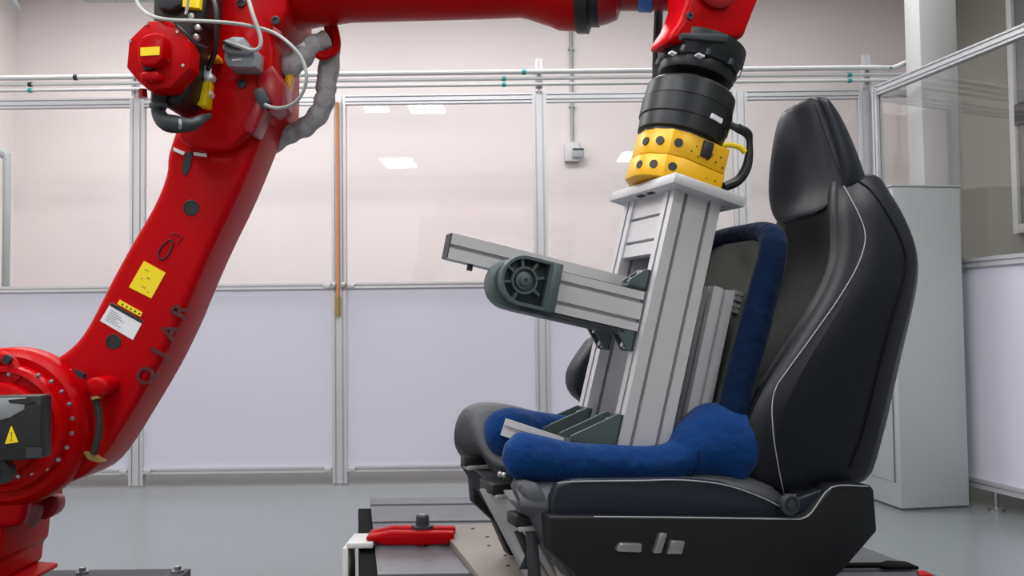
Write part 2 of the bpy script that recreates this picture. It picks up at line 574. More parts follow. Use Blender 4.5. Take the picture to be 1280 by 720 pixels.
# ---------------------------------------------------------------- side safety fence
SA = Vector((CORNER_X + .03, YFN - .06, 0))
SB = Vector((2.56, 4.19, 0))
sd = (SB - SA).normalized()
SE = SA + sd * 3.2
sn = Vector((-sd.y, sd.x, 0))
sf = thing('side_fence', SA, 'aluminium side fence slanting toward the viewer behind the grey cabinet', 'fence')
SL = (SE - SA).length
SFR = Frame(SA, sd, sn, EZ)
ZT2 = Z_TOP - .01
for (z, hh, nn) in ((Z_BOT - .0, .05, 1), (Z_MID + .02, .05, 1), (ZT2 - .03, .06, 2)):
    extrusion(MB(), SFR(0.02, -.02, z), EZ, sn, sd, hh, .045, SL - .04, nn, 1).build('rail', M['alu'], sf, smooth=0)
for q in (.0, 1.6, 3.15):
    extrusion(MB(), SFR(q, -.02, 0), sd, sn, EZ, .045, .045, ZT2 + .03, 1, 1).build('post', M['alu'], sf, smooth=0)
for (a, b) in ((.05, 1.6), (1.65, 3.15)):
    MB().box(SFR, a, b, -.002, .006, Z_BOT + .045, Z_MID + .025).build('white_sheet', M['panel'], sf)
    MB().box(SFR, a, b, 0, .004, Z_MID + .066, ZT2 - .028).build('clear_pane', M['acrylic'], sf)
    # levelling foot
for q in (.9, 2.2):
    c = SFR(q, 0, 0)
    b = MB().lathe(c, EZ, [(.04, 0), (.04, .012), (.012, .02), (.012, Z_BOT)], 14)
    b.build('levelling_foot', M['steel'], sf)

# ---------------------------------------------------------------- wall switch box with conduit
q = P(717, 191, YB)
sb = thing('switch_box', (q.x, YB, q.z), 'small white switch box on the back wall under its thin conduit', 'box')
MB().box(WORLD, q.x - .075, q.x + .045, YB - .06, YB, q.z - .075, q.z + .075).build('housing', M['box_white'], sb, bevel=.008)
MB().box(WORLD, q.x - .015, q.x + .075, YB - .08, YB - .06, q.z - .05, q.z + .02).build('switch_cover', M['box_grey'], sb, bevel=.006)
MB().box(WORLD, q.x - .012, q.x + .072, YB - .083, YB - .079, q.z + .005, q.z + .02).build('cover_hinge', M['dark_grey'], sb)
MB().cyl((q.x - .01, YB - .018, q.z + .075), (q.x - .01, YB - .018, CEIL - .01), .014, 10).build('conduit', M['box_grey'], sb)
for k in range(3):
    MB().box(WORLD, q.x - .032, q.x + .012, YB - .036, YB, q.z + .35 + k * .45, q.z + .372 + k * .45).build('conduit_clip', M['box_grey'], sb)

# grey bent pipe frame at the left
YP = 5.95
zB = P(0, 186, YP).z
xA = P(8, 260, YP).x
tag(MB().tube([(xA, YP, 0), (xA, YP, 1.0), (xA, YP, zB - .14), (xA - .02, YP, zB - .05), (xA - .09, YP, zB), (XL + .03, YP, zB)], .024, 12, 6).build('bent_pipe_frame', M['box_grey'], None),
    'grey bent pipe frame standing behind the fence at its far left end', 'frame')

# overhead tray pieces at the top left
tr = P(140, 0, 5.0)
tag(MB().box(WORLD, P(95, 0, 5).x, P(560, 0, 5).x, 5.0, 5.12, P(140, -6, 5.0).z, P(140, -6, 5).z + .08).build('cable_tray', M['box_grey'], None, bevel=.004),
    'grey cable tray hanging overhead above the fence', 'tray')
a_, b_ = P(20, 9, 6.0), P(4, -14, 5.6)
tag(MB().cyl(a_, b_, .028, 12).build('roof_strut', M['box_grey'], None), 'short grey diagonal strut near the left wall corner', 'strut')

# ---------------------------------------------------------------- grey cabinet
c0 = Vector((P(1127, 637, 4.57).x, 4.57, 0))
ca = radians(9)
cx_ = Vector((cos(ca), sin(ca), 0))
cy_ = Vector((-sin(ca), cos(ca), 0))
CF = Frame(c0, cx_, cy_, EZ)
CW, CD, CH = P(1213, 500, 4.6).x - c0.x, .42, P(1127, 233, 4.57).z
cab = thing('grey_cabinet', CF(CW / 2, CD / 2, 0), 'tall pale grey metal cabinet standing on the floor behind the seat', 'cabinet')
MB().box(CF, 0, CW, 0, CD, 0.012, CH).build('body', M['cabinet'], cab, bevel=.006)
MB().box(CF, .01, CW - .01, .01, CD - .01, 0, .012).build('plinth', M['cab_dark'], cab)
MB().box(CF, -.004, .002, .05, CD - .04, .14, CH - .09).build('side_door', M['cabinet'], cab, bevel=.002)
MB().box(CF, -.008, -.003, .042, .046, .14, CH - .09).build('door_seam', M['cab_dark'], cab)
MB().box(CF, -.006, CW + .006, -.006, CD + .006, CH, CH + .012).build('top_cap', M['cabinet'], cab, bevel=.003)

# ---------------------------------------------------------------- T-slot table
YS = [3.30, 3.16, 2.885, 2.60, 2.275, 1.985, 1.70, 1.42]
tb = thing('slotted_table', (.3, 2.4, 0), 'low grey slotted steel table carrying the seat and red clamp', 'table')
def left_x(Y):
    t = (3.16 - Y) / (3.16 - 2.25)
    return -.512 + t * .165
def right_x(Y):
    return 1.0 + (2.5 - Y) * .23 - .10 * max(0, Y - 2.5)
for i in range(len(YS) - 1):
    y1, y0 = YS[i], YS[i + 1] + .034
    MB().prism([(left_x(y1), y1, TOPZ - .04), (right_x(y1), y1, TOPZ - .04), (right_x(y0), y0, TOPZ - .04), (left_x(y0), y0, TOPZ - .04)], (0, 0, .04)).build('slab', M['table'], tb, bevel=.002)
yb0, yb1 = YS[-1] + .026, YS[0]
MB().prism([(left_x(yb1) + .01, yb1 - .01, .1), (right_x(yb1) - .01, yb1 - .01, .1), (right_x(yb0) - .01, yb0 + .01, .1), (left_x(yb0) + .01, yb0 + .01, .1)], (0, 0, TOPZ - .145)).build('bed', M['rubber'], tb)
MB().prism([(left_x(3.17) - .045, 3.17, .06), (left_x(3.17), 3.17, .06), (left_x(yb0), yb0, .06), (left_x(yb0) - .045, yb0, .06)], (0, 0, TOPZ - .07)).build('end_channel', M['rubber'], tb, bevel=.003)
MB().prism([(right_x(yb1) , yb1 - .3, .06), (right_x(yb1) + .03, yb1 - .3, .06), (right_x(yb0) + .03, yb0, .06), (right_x(yb0), yb0, .06)], (0, 0, TOPZ - .068)).build('end_rail', M['table'], tb, bevel=.003)
for (x, y) in ((-.3, 2.95), (.85, 2.8), (-.15, 1.6), (1.0, 1.6)):
    MB().lathe((x, y, 0), EZ, [(.06, 0), (.06, .02), (.025, .03), (.025, .1)], 16).build('leg', M['dark_grey'], tb)

# white support block at the clamp's tail
bx0, bx1 = P(438, 676, 2.62).x, P(470, 676, 2.62).x
wb = thing('white_block', ((bx0 + bx1) / 2, 2.62, 0), 'white step block at the table edge under the red clamp tail', 'block')
MB().box(WORLD, bx0 - .012, bx0 + .004, 2.56, 2.68, 0, TOPZ + .004).build('upright', M['box_white'], wb, bevel=.003)
MB().box(WORLD, bx0, bx1, 2.56, 2.68, TOPZ + .002, TOPZ + .018).build('step_plate', M['box_white'], wb, bevel=.003)

# red finger clamp
CZ = TOPZ + .010
zc = .05
def cp(px, py): 
    q = P(px, py, 2.60)
    return (q.x, q.z)
x0, x1 = P(459, 670, 2.6).x, P(568, 670, 2.6).x
cl = thing('red_clamp', ((x0 + x1) / 2, 2.6, TOPZ), 'red finger clamp lying on the slotted table beside the beige plate', 'clamp')
pl = [(x0, 0.010), (x0 + .015, .010), (x0 + .05, -.004), (x1 - .03, -.004), (x1 - .012, 0), (x1, .012), (x1, .032), (x0 + .07, .036), (x0 + .02, .026), (x0, .022)]
for s, (ya, yb) in enumerate(((2.575, 2.605), (2.635, 2.665))):
    MB().prism([(x, ya, CZ + z) for x, z in pl], (0, yb - ya, 0)).build('clamp_bar', M['red'], cl, bevel=.006, seg=3)
MB().box(WORLD, x0 + .0, x0 + .05, 2.6, 2.64, CZ + .010, CZ + .022).build('tail_web', M['red'], cl, bevel=.004)
bxm = P(528, 660, 2.62).x
MB().cyl((bxm, 2.62, TOPZ), (bxm, 2.62, CZ + .075), .011, 12).build('stud', M['steel'], cl)
MB().lathe((bxm, 2.62, CZ + .034), EZ, [(.032, 0), (.032, .008), (.019, .009), (.019, .036), (.015, .04)], 6).build('nut', M['dark_grey'], cl, smooth=0)
MB().box(WORLD, x1 - .11, x1 - .085, 2.58, 2.66, TOPZ, CZ + .002).build('heel_block', M['red_dark'], cl, bevel=.003)

# beige mounting plate under the seat
PLZ = TOPZ + .022
pc = [PZ(548, 656, PLZ), PZ(605, 727, PLZ)]
pq = [(pc[0].x, pc[0].y), (pc[1].x, pc[1].y)]
dv = Vector((pq[1][0] - pq[0][0], pq[1][1] - pq[0][1], 0))
A0 = Vector((pq[0][0], pq[0][1], TOPZ))
A1 = A0 + dv * 2.1
plate = thing('mounting_plate', W(-.3, .25, 0), 'beige drilled steel plate bolted flat beneath the car seat', 'plate')
MB().prism([A0, A1, A1 + Vector((.70, .2, 0)), A0 + Vector((.74, .03, 0))], (0, 0, .022)).build('plate_slab', M['beige'], plate, bevel=.002)
for k in range(7):
    for j in range(2):
        c = A0 + dv * (.12 + .17 * k) + Vector((.09 + .075 * j + .02 * (k % 2), .015, .022))
        MB().cyl(c - Vector((0, 0, .004)), c + Vector((0, 0, .0012)), .006, 8).build('bolt_hole', M['print_black'], plate)

# flat black bar lying on the table's right end
tq = [PZ(x, y, TOPZ) for x, y in ((1040, 707), (1100, 706.5), (1108, 704), (1132, 705), (1149, 712), (1108, 712), (1098, 710), (1040, 710.5))]
bs_ = thing('black_stop', tq[3], 'flat black stop bar lying on the table behind the seat', 'stop')
MB().prism(tq, (0, 0, .008)).build('bar', M['rubber'], bs_, bevel=.002)
MB().prism([PZ(x, y, TOPZ) for x, y in ((1146, 716), (1156, 716), (1166, 722), (1150, 722))], (0, 0, .006)).build('red_tag', M['red'], bs_)

# ---------------------------------------------------------------- car seat
seat = thing('car_seat', W(-.4, .26, .022), 'black leather car seat with side bolsters and tall headrest', 'car seat')
VC = .26
def ring_back(uf, ub, wf, wb_, hw, deep, far=1.0):
    """cross-section of the backrest: front u, back u, heights, half width, bolster depth"""
    s = hw / .26
    prof = [(ub + .05, -.25), ((uf + ub) / 2, -.26), (uf - .045, -.255), (uf, -.21), (uf - deep * .25, -.155), (uf - deep, -.11), (uf - deep, 0),
            (uf - deep, .11), (uf - deep * .25, .155), (uf, .21), (uf - .045, .255), ((uf + ub) / 2, .26), (ub + .05, .25), (ub, .19), (ub, 0), (ub, -.19)]
    out = []
    for u, v in prof:
        if far < 1 and v > .1 and u > uf - deep:
            u = uf - deep
        t = (u - ub) / (uf - ub)
        out.append(W(u, VC + v * s * (far if v > 0 else 1), wb_ + (wf - wb_) * t))
    return out
rows = []
# (front px, front py, back px, back py, half width, bolster depth)
for (fxp, fyp, bxp, byp, hw, deep) in ((940, 640, 1085, 612, .235, .03), (922, 585, 1096, 590, .25, .06), (926, 535, 1116, 520, .265, .09), (952, 480, 1132, 440, .272, .11),
                                       (1000, 408, 1148, 378, .272, .115), (1036, 350, 1155, 328, .265, .10), (1046, 303, 1143, 288, .245, .08),
                                       (1043, 258, 1122, 252, .215, .05), (1046, 230, 1102, 228, .17, .03), (1050, 212, 1094, 214, .14, .02)):
    vv = VC - hw
    uf, wf = S(fxp, fyp, vv + .05 * hw / .26)
    ub, wb_ = S(bxp, byp, vv + .03)
    rows.append(ring_back(uf, ub - .03, wf, wb_, hw, deep, 1.0 if fyp > 320 else .72))
back = MB().loft(rows).build('backrest', M['leather'], seat, subsurf=2)
back.data.materials.append(M['leather_inner'])
for p_ in back.data.polygons[:16 * (len(rows) - 1)]:
    if p_.index % 16 in (4, 5, 6, 7):
        p_.material_index = 1

# headrest
def ring_head(N_, v1, Fp, v2, B_, vb1, vb2, dish):
    un, wn = S(N_[0], N_[1], v1)
    uf, wf = S(Fp[0], Fp[1], v2)
    ubk, wbk = S(B_[0], B_[1], vb1)
    um, wm = (un + uf) / 2, (wn + wf) / 2
    pts = [(ubk, vb1 + .01, wbk), ((un * .6 + ubk * .4), v1 - .012, wn * .6 + wbk * .4), (un - .006, v1 - .004, wn), (un - .006, v1 + .02, wn),
           (um - dish, v1 * .68 + v2 * .32, wm), (um - dish, (v1 + v2) / 2, wm), (um - dish, v1 * .32 + v2 * .68, wm),
           (uf - .006, v2 - .02, wf), (uf - .006, v2 + .004, wf), (uf * .6 + ubk * .4, v2 + .012, wf * .6 + wbk * .4), (ubk, vb2 - .01, wbk), (ubk - .01, (vb1 + vb2) / 2, wbk)]
    return [W(*p) for p in pts]
hr = [ring_head((1032, 262), .15, (978, 292), .37, (1090, 240), .16, .36, .0),
      ring_head((1050, 240), .110, (960, 272), .405, (1096, 230), .115, .40, .02),
      ring_head((1056, 226), .098, (955, 240), .415, (1093, 220), .115, .405, .035),
      ring_head((1046, 190), .105, (959, 198), .405, (1079, 184), .125, .395, .04),
      ring_head((1034, 152), .12, (967, 156), .39, (1062, 150), .14, .38, .025),
      ring_head((1023, 126), .13, (975, 140), .375, (1047, 130), .15, .37, .008),
      ring_head((1018, 117), .15, (988, 130), .355, (1034, 120), .17, .35, .0)]
head = MB().loft(hr)
MB_h = head.build('headrest', M['leather_side'], seat, subsurf=2)

# seat cushion
def ring_cush(u, tn, tc, tf, bot, hw=.25, rec=.0):
    """tn near bolster top, tc centre top, tf far top; the centre of the nose is set back by rec"""
    bf = bot + .06
    prof = [(-.24, bot), (-.25, (bot + tn) / 2), (-.235, tn - .012), (-.19, tn), (-.13, tn + (tc - tn) * .25), (-.06, tn + (tc - tn) * .7), (.0, tc), (.065, tc), (.125, tf), (.19, tf), (.238, tf - .025), (.25, (bf + tf) / 2), (.24, bf), (0, bot)]
    return [W(u - rec * math.exp(-((v + .03) / .10) ** 2), VC + v * hw / .25, z) for v, z in prof]
cr = [ring_cush(.0, .25, .25, .29, .23, .21, .09), ring_cush(.045, .285, .285, .34, .235, .24, .08), ring_cush(.07, .30, .305, .40, .245, .248, .07), ring_cush(.058, .305, .318, .437, .235, .25, .06),
      ring_cush(.02, .303, .325, .452, .22, .25, .04), ring_cush(-.08, .30, .325, .44, .20, .25), ring_cush(-.3, .295, .30, .36, .18, .25), ring_cush(-.5, .29, .29, .31, .17, .25), ring_cush(-.66, .27, .27, .29, .17, .24)]
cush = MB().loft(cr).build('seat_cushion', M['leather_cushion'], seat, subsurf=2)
# front skirt at the near corner of the cushion
MB().loft([[W(u, v, w) for v in (.015, .03, .09, .10)] + [W(u - .05, v, w) for v in (.10, .09, .03, .015)] for (u, w) in ((.066, .315), (.055, .28), (.030, .24), (-.002, .17), (-.045, .09))]).build('front_skirt', M['leather_cushion'], seat, subsurf=1)

# side bolster panel and plastic side shield (near side)
def sp(l, v):
    return [W(*((lambda q: (q[0], v, max(q[1], .03)))(S(x, y, v)))) for x, y in l]
sidepan = [(690, 650), (690, 625), (697, 606), (720, 600), (850, 598), (905, 603), (950, 618), (978, 632), (1000, 622), (1046, 606), (1046, 650)]
MB().prism(sp(sidepan, -.004), V * .03).build('cushion_side_panel', M['leather_side'], seat, bevel=.006, seg=3)
shield = [(686, 645), (1000, 648), (1012, 643), (1041, 607), (1088, 606), (1093, 612), (1097, 664), (1052, 716), (1030, 790), (745, 790), (722, 720), (690, 690)]
shd = MB().prism(sp(shield, -.025), V * .05).build('side_shield', M['trim'], seat, bevel=.006, seg=3)
# far side shield
shield_f = [(u, max(w, .03)) for (u, w) in (S(x, y, -.025) for x, y in shield)]
MB().prism([W(u, .50, w) for u, w in shield_f], V * .05).build('side_shield', M['trim'], seat, bevel=.006, seg=2)
# folded armrest on the far flank
ar_ = [S(x, y, .53) for x, y in ((748, 420), (733, 441), (722, 458), (718, 470), (719, 486), (728, 500), (760, 520), (800, 520), (800, 400))]
MB().prism([W(u, .53, w) for u, w in chaikin(ar_, 1)], V * .075).build('armrest', M['leather_side'], seat, bevel=.012, seg=3)
# seat controls on the shield
def control(name, pts, h, top):
    o = MB().prism(sp(pts, -.037), V * .014).build(name, M['chrome'], seat, bevel=.003, seg=2)
    return o
control('slide_switch', [(771, 687), (776, 679), (803, 680), (802, 691), (772, 690)], .012, None)
control('recline_switch', [(817, 692), (826, 667), (835, 667), (827, 692)], .012, None)
control('lumbar_switch', [(834, 693), (840, 676), (857, 677), (853, 693)], .012, None)
# recliner hinge cover
u_, w_ = S(988, 631, -.03)
MB().lathe(W(u_, -.022, w_), -V, [(.024, 0), (.024, .010), (.019, .012), (.018, .008), (.011, .008), (.011, .012), (.006, .013)], 24).build('hinge_cover', M['dark_grey'], seat)
# chrome-like piping on the shield edge
MB().tube(sp([(742, 646), (860, 647), (985, 649), (1003, 648), (1015, 640), (1040, 609), (1085, 608)], -.026), .0015, 6, 4).build('shield_piping', M['thread'], seat)
MB().tube(sp([(697, 604), (720, 602), (800, 601), (850, 600), (905, 606), (950, 621), (980, 636)], -.005), .0015, 6, 5).build('cushion_stitching', M['thread'], seat)

# stitching on the backrest: laid on its surface
bpy.context.view_layer.update()
dg = bpy.context.evaluated_depsgraph_get()
def surf_pts(obj, px, lift=.0015):
    bv = BVHTree.FromObject(obj, dg)
    off = OFF[obj.name]
    out = []
    pts = cat_rom([Vector((x, y, 0)) for x, y in px], 5)
    for q in pts:
        d = (RV * ((q.x - 640) / FPX) - UV * ((q.y - 360) / FPX) + fw).normalized()
        h = bv.ray_cast(CAM - off, d)
        if h[0] is not None:
            out.append(h[0] + off + h[1] * lift)
    return out
for nm, px, r in (('seam_stitching', [(1052, 228), (1062, 246), (1075, 272), (1081, 292), (1079, 312), (1068, 340), (1045, 378), (1012, 425), (985, 462), (970, 485), (965, 510), (968, 555), (978, 610), (983, 622)], .0015),
                  ('rear_seam', [(1072, 226), (1090, 240), (1112, 272), (1128, 305), (1133, 330), (1128, 360), (1112, 410), (1096, 470), (1078, 540), (1062, 585)], .0026)):
    sp_ = surf_pts(back, px)
    if len(sp_) > 3:
        MB().tube(sp_, r, 6, 2).build(nm, M['thread'] if nm == 'seam_stitching' else M['leather_inner'], seat)
sp_ = surf_pts(MB_h, [(1018, 129), (1024, 146), (1033, 172), (1043, 200), (1052, 222)])
if len(sp_) > 3:
    MB().tube(sp_, .0026, 6, 2).build('headrest_piping', M['leather_inner'], seat)

# seat frame under the cushion
def legbar(name, v0, v1, pts, th, m_):
    """sheet bracket whose side outline is given as (u, w)"""
    MB().prism([W(u, v0, w) for u, w in pts], V * (v1 - v0)).build(name, m_, seat, bevel=.003)
def wv0(px, py, v):
    u, w = S(px, py, v)
    return W(u, v, max(w, .024))
for (q, v0, v1, uu) in (((575, 568), .41, .45, .06), ((599, 597), .20, .30, .06), ((633, 638), .07, .13, .06)):
    u, w = S(q[0], q[1], v1)
    MB().box(SEAT, u - uu, u, v0, v1, w - .026, w).build('rail_cap', M['black'], seat, bevel=.004)
    MB().box(SEAT, u - uu - .012, u - .006, v0 - .006, v1 + .006, w - .034, w - .024).build('cap_bracket', M['bracket'], seat, bevel=.002)
def sheet(name, q, m_, th_=.012):
    MB().prism([wv0(*p) for p in q], F * -th_).build(name, m_, seat, bevel=.002)
sheet('rail_bracket', [(574, 580, .45), (592, 582, .42), (655, 690, .42), (640, 684, .45)], M['dark_grey'], .02)
sheet('rail_bracket', [(606, 608, .34), (616, 608, .34), (668, 700, .34), (655, 700, .34)], M['black'], .02)
sheet('front_plate', [(598, 611, .27), (643, 613, .17), (662, 660, .15), (702, 735, .12), (662, 735, .19), (640, 690, .24)], M['bracket'], .01)
sheet('rail_bracket', [(634, 653, .13), (641, 655, .11), (690, 735, .09), (676, 735, .11)], M['bracket'], .012)
sheet('rail_bracket', [(655, 653, .08), (664, 653, .07), (672, 735, .07), (660, 735, .08)], M['dark_grey'], .012)
sheet('cross_brace', [(642, 664, .10), (648, 662, .10), (672, 712, .08), (664, 714, .08)], M['dark_grey'], .008)
sheet('cross_brace', [(668, 668, .075), (674, 670, .075), (656, 712, .09), (648, 712, .09)], M['dark_grey'], .008)
sheet('rail_bracket', [(682, 672, .06), (694, 672, .06), (722, 712, .05), (700, 735, .06)], M['bracket'], .012)
for (v0, v1) in ((.03, .09), (.43, .49)):
    MB().box(SEAT, -.72, -.12, v0, v1, .05, .09).build('slide_rail', M['dark_grey'], seat, bevel=.004)
    MB().box(SEAT, -.66, -.14, v0 + .012, v1 - .012, .09, .2).build('rail_web', M['black'], seat, bevel=.004)
    for u in (-.18, -.66):
        MB().box(SEAT, u - .03, u + .03, v0 - .005, v1 + .005, .022, .05).build('rail_foot', M['bracket'], seat, bevel=.004)
MB().box(SEAT, -.62, -.06, .1, .42, .11, .16).build('seat_pan', M['black'], seat, bevel=.01)
for q in ((684, 683, .06), (693, 700, .055), (625, 593, .20), (630, 594, .19)):
    MB().sphere(wv0(*q), (.007, .007, .007), SEAT, 8, 6).build('screw_head', M['steel'], seat)

# ---------------------------------------------------------------- pressing rig (test fixture)
rig = thing('pressing_rig', X(0, .26, 0), 'aluminium profile rig pressed into the seat, held by the red robot', 'test rig')
ta, tc_ = fx(843, 236, .13)
CH_ = tc_ + .0
# near upright (wide profile, two slots toward the viewer)
extrusion(MB(), X(-.132, .13, -.07), AX, V, CX, .132, .05, CH_ + .07, 2, 1, gap=.010, dep=.016).build('upright', M['alu_bright'], rig, smooth=0)
extrusion(MB(), X(-.132, .34, -.07), AX, V, CX, .132, .05, CH_ + .07, 2, 1, gap=.010, dep=.016).build('upright', M['alu_bright'], rig, smooth=0)
# cross plate at the top with two grooves
pt = CH_
b = MB()
zc_ = [pt - .155, pt - .122, pt - .114, pt - .058, pt - .050, pt]
for k in (0, 2, 4):
    b.box(FIX, -.028, -.006, .18, .34, zc_[k], zc_[k + 1])
b.box(FIX, -.028, -.018, .18, .34, pt - .155, pt)
b.build('cross_plate', M['alu_plate'], rig, smooth=0)
MB().box(FIX, -.128, -.118, .18, .34, -.05, CH_ - .02).build('back_sheet', M['alu'], rig)
# top plate
MB().box(FIX, -.170, .032, .085, .425, CH_, CH_ + .026).build('top_plate', M['alu_plate'], rig, bevel=.003)
for (v) in (.21, .26):
    MB().box(FIX, .008, .020, v, v + .03, CH_ - .002, CH_ + .001).build('plate_slot', M['print_black'], rig)
# lower beam (near) and upper beam (far)
set_tilt(BEAM_TILT)
def on(px, py, v):
    a, c = fx(px, py, v)
    return a, c
a1, cA = on(688, 336, .155)
_, cB = on(682, 388, .155)
hb = cA - cB
extrusion(MB(), X(-.012, .155, cB), CX, V, AX, hb, .045, a1 + .012, 2, 1, gap=.009, dep=.014).build('beam', M['alu_bright'], rig, smooth=0)
a2, c2t = on(566, 291, .235)
_, c2b = on(561, 323, .235)
extrusion(MB(), X(-.012, .235, c2b), CX, V, AX, c2t - c2b, .045, a2 + .012, 1, 1, gap=.009, dep=.014).build('beam', M['alu_bright'], rig, smooth=0)
MB().box(FIX, a2, a2 + .003, .236, .279, c2b + .001, c2t - .001).build('end_cap', M['dark_grey'], rig)
ab, cb = on(591, 331, .235)
MB().cyl(X(ab, .255, c2b - .014), X(ab, .255, c2b), .007, 10).build('bolt', M['black'], rig)
# pivot joint
ah, ch = on(653, 351, .14)
rO = .056
pv = MB()
out = []
def rounded(rad, tail):
    pts = []
    for k in range(17):
        t = pi / 2 + pi * k / 16
        pts.append((ah - rad * cos(t) * 1.0, ch + rad * sin(t)))
    return pts
def joint_outline(rad, tail):
    pts = [(ah - tail, ch + rad)]
    for k in range(17):
        t = pi / 2 - pi * k / 16
        pts.append((ah + rad * cos(t), ch + rad * sin(t)))
    pts.append((ah - tail, ch - rad))
    return pts
tail = ah - a1 + .002
joint = MB().prism([X(a, .148, c) for a, c in joint_outline(rO, tail)], V * .012)
jo = joint.build('pivot_joint', M['cast_dark'], rig, bevel=.002)
# rim wall
o1, o2 = joint_outline(rO, tail), joint_outline(rO - .007, tail - .014)
b = MB()
n = len(o1)
A = [b.bm.verts.new(X(a, .125, c)) for a, c in o1]
B = [b.bm.verts.new(X(a, .125, c)) for a, c in o2]
A2 = [b.bm.verts.new(X(a, .15, c)) for a, c in o1]
B2 = [b.bm.verts.new(X(a, .15, c)) for a, c in o2]
for i in range(n):
    j = (i + 1) % n
    b.bm.faces.new((A[i], A[j], B[j], B[i]))
    b.bm.faces.new((A[i], A2[i], A2[j], A[j]))
    b.bm.faces.new((B[i], B[j], B2[j], B2[i]))
    b.bm.faces.new((A2[i], B2[i], B2[j], A2[j]))
b.build('joint_rim', M['cast'], jo, smooth=40)
for ang in (105, 150, 195, 250, 330, 20, 60):
    d = AX * cos(radians(180 - ang)) + CX * sin(radians(180 - ang))
    rr = rO - .004 if 90 <= ang <= 270 else .05
    MB().box(Frame(X(ah, 0, ch), d, V, d.cross(V)), .026, rr, .130, .15, -.003, .003).build('rib', M['cast'], jo)
MB().lathe(X(ah, .15, ch), -V, [(.031, 0), (.031, .026), (.027, .026), (.026, .014), (.020, .014), (.020, .022), (.014, .024), (.012, .030), (.005, .031), (.004, .026)], 28).build('hub', M['cast'], jo)
MB().box(FIX, ah - tail - .016, ah - tail + .008, .122, .165, ch - rO, ch + rO).build('joint_flange', M['cast'], jo, bevel=.002)
# rear half of the joint
ah2, ch2 = on(637, 356, .21)
def jo2(rad, tail):
    pts = [(ah2 - tail, ch2 + rad)]
    for k in range(17):
        t = pi / 2 - pi * k / 16
        pts.append((ah2 + rad * cos(t), ch2 + rad * sin(t)))
    pts.append((ah2 - tail, ch2 - rad))
    return pts
MB().prism([X(a, .165, c) for a, c in jo2(.058, .09)], V * .065).build('pivot_joint', M['cast'], rig, bevel=.004)
MB().box(FIX, .02, ah2 - .02, .16, .25, cB - .012, cB - .001).build('beam_strap', M['dark_grey'], rig, bevel=.002)

# corner gussets
def gusset(a0, c0, la, lc, v0, v1, m_=M['cast']):
    """triangular bracket: corner at (a0,c0), legs la along a and lc along c"""
    t = .006
    g = thing_part = MB().box(FIX, min(a0, a0 + la), max(a0, a0 + la), v0, v1, min(c0, c0 + .006 * (1 if lc > 0 else -1)), max(c0, c0 + .006 * (1 if lc > 0 else -1))).build('gusset', m_, rig)
    MB().box(FIX, a0, a0 + .006, v0, v1, min(c0, c0 + lc), max(c0, c0 + lc)).build('gusset_leg', m_, g)
    s = 1 if lc > 0 else -1
    for v in (v0, v1 - t):
        MB().prism([X(a0, v, c0), X(a0 + la, v, c0), X(a0 + la, v, c0 + .014 * s), X(a0 + .014, v, c0 + lc), X(a0, v, c0 + lc)], V * t).build('gusset_cheek', m_, g)
    for (aa, cc) in ((a0 + la * .75, c0 + .010 * s), (a0 + .012, c0 + lc * .78)):
        MB().lathe(X(aa, (v0 + v1) / 2, cc), CX * s if aa > a0 + .02 else AX, [(.010, 0), (.010, .004), (.007, .004), (.007, .012), (.003, .012)], 12).build('bolt', M['steel'], g)
    return g
set_tilt(COLUMN_TILT)
cA, cB = fx(806, 362, .155)[1], fx(797, 411, .155)[1]
gusset(0, cA, .05, .05, .158, .198)
gusset(0, cB, .055, -.055, .16, .20)
gusset(0, cB, .055, -.055, .285, .325)
# seat base: gussets and two rails
an, cn = on(712, 550, .14)
base_c = cn - .004
lg = an
gusset(0, base_c, lg, .088, .135, .205)
gusset(0, base_c, lg, .088, .305, .375)
ar, _ = on(634, 522, .20)
def slanted_rail(q0, v0, q1, v1, L=None):
    """square rail whose near top edge runs between two sighted points of the seat base"""
    a0, a1_ = S(q0[0], q0[1], v0), S(q1[0], q1[1], v1)
    p0, p1 = W(a0[0], v0, a0[1]), W(a1_[0], v1, a1_[1])
    d = (p1 - p0).normalized()
    sd_ = d.cross(CX).normalized()
    if sd_.dot(V) < 0: sd_ = -sd_
    up_ = sd_.cross(d)
    if up_.z < 0: up_ = -up_
    extrusion(MB(), p0, sd_, -up_, d, .045, .04, L or (p1 - p0).length, 1, 1).build('base_rail', M['alu_bright'], rig, smooth=0)
slanted_rail((632, 523), .225, (716, 551), .165, .42)
# short rear upright and panel mounts
aR, cR = on(893, 357, .16)
extrusion(MB(), X(aR - .062, .16, -.05), AX, V, CX, .062, .045, cR + .05, 1, 1, gap=.010).build('short_upright', M['alu_bright'], rig, smooth=0)
extrusion(MB(), X(aR - .062, .31, -.05), AX, V, CX, .062, .045, cR + .05, 1, 1, gap=.010).build('short_upright', M['alu_bright'], rig, smooth=0)
for k in (0, 1):
    a_, c_ = on(920, 366 + 16 * k, .18)
    extrusion(MB(), X(aR - .15, .17, c_ - .02), CX, V, AX, .024, .03, .086, 1, 1, gap=.006, dep=.006).build('panel_mount', M['alu'], rig, smooth=0)
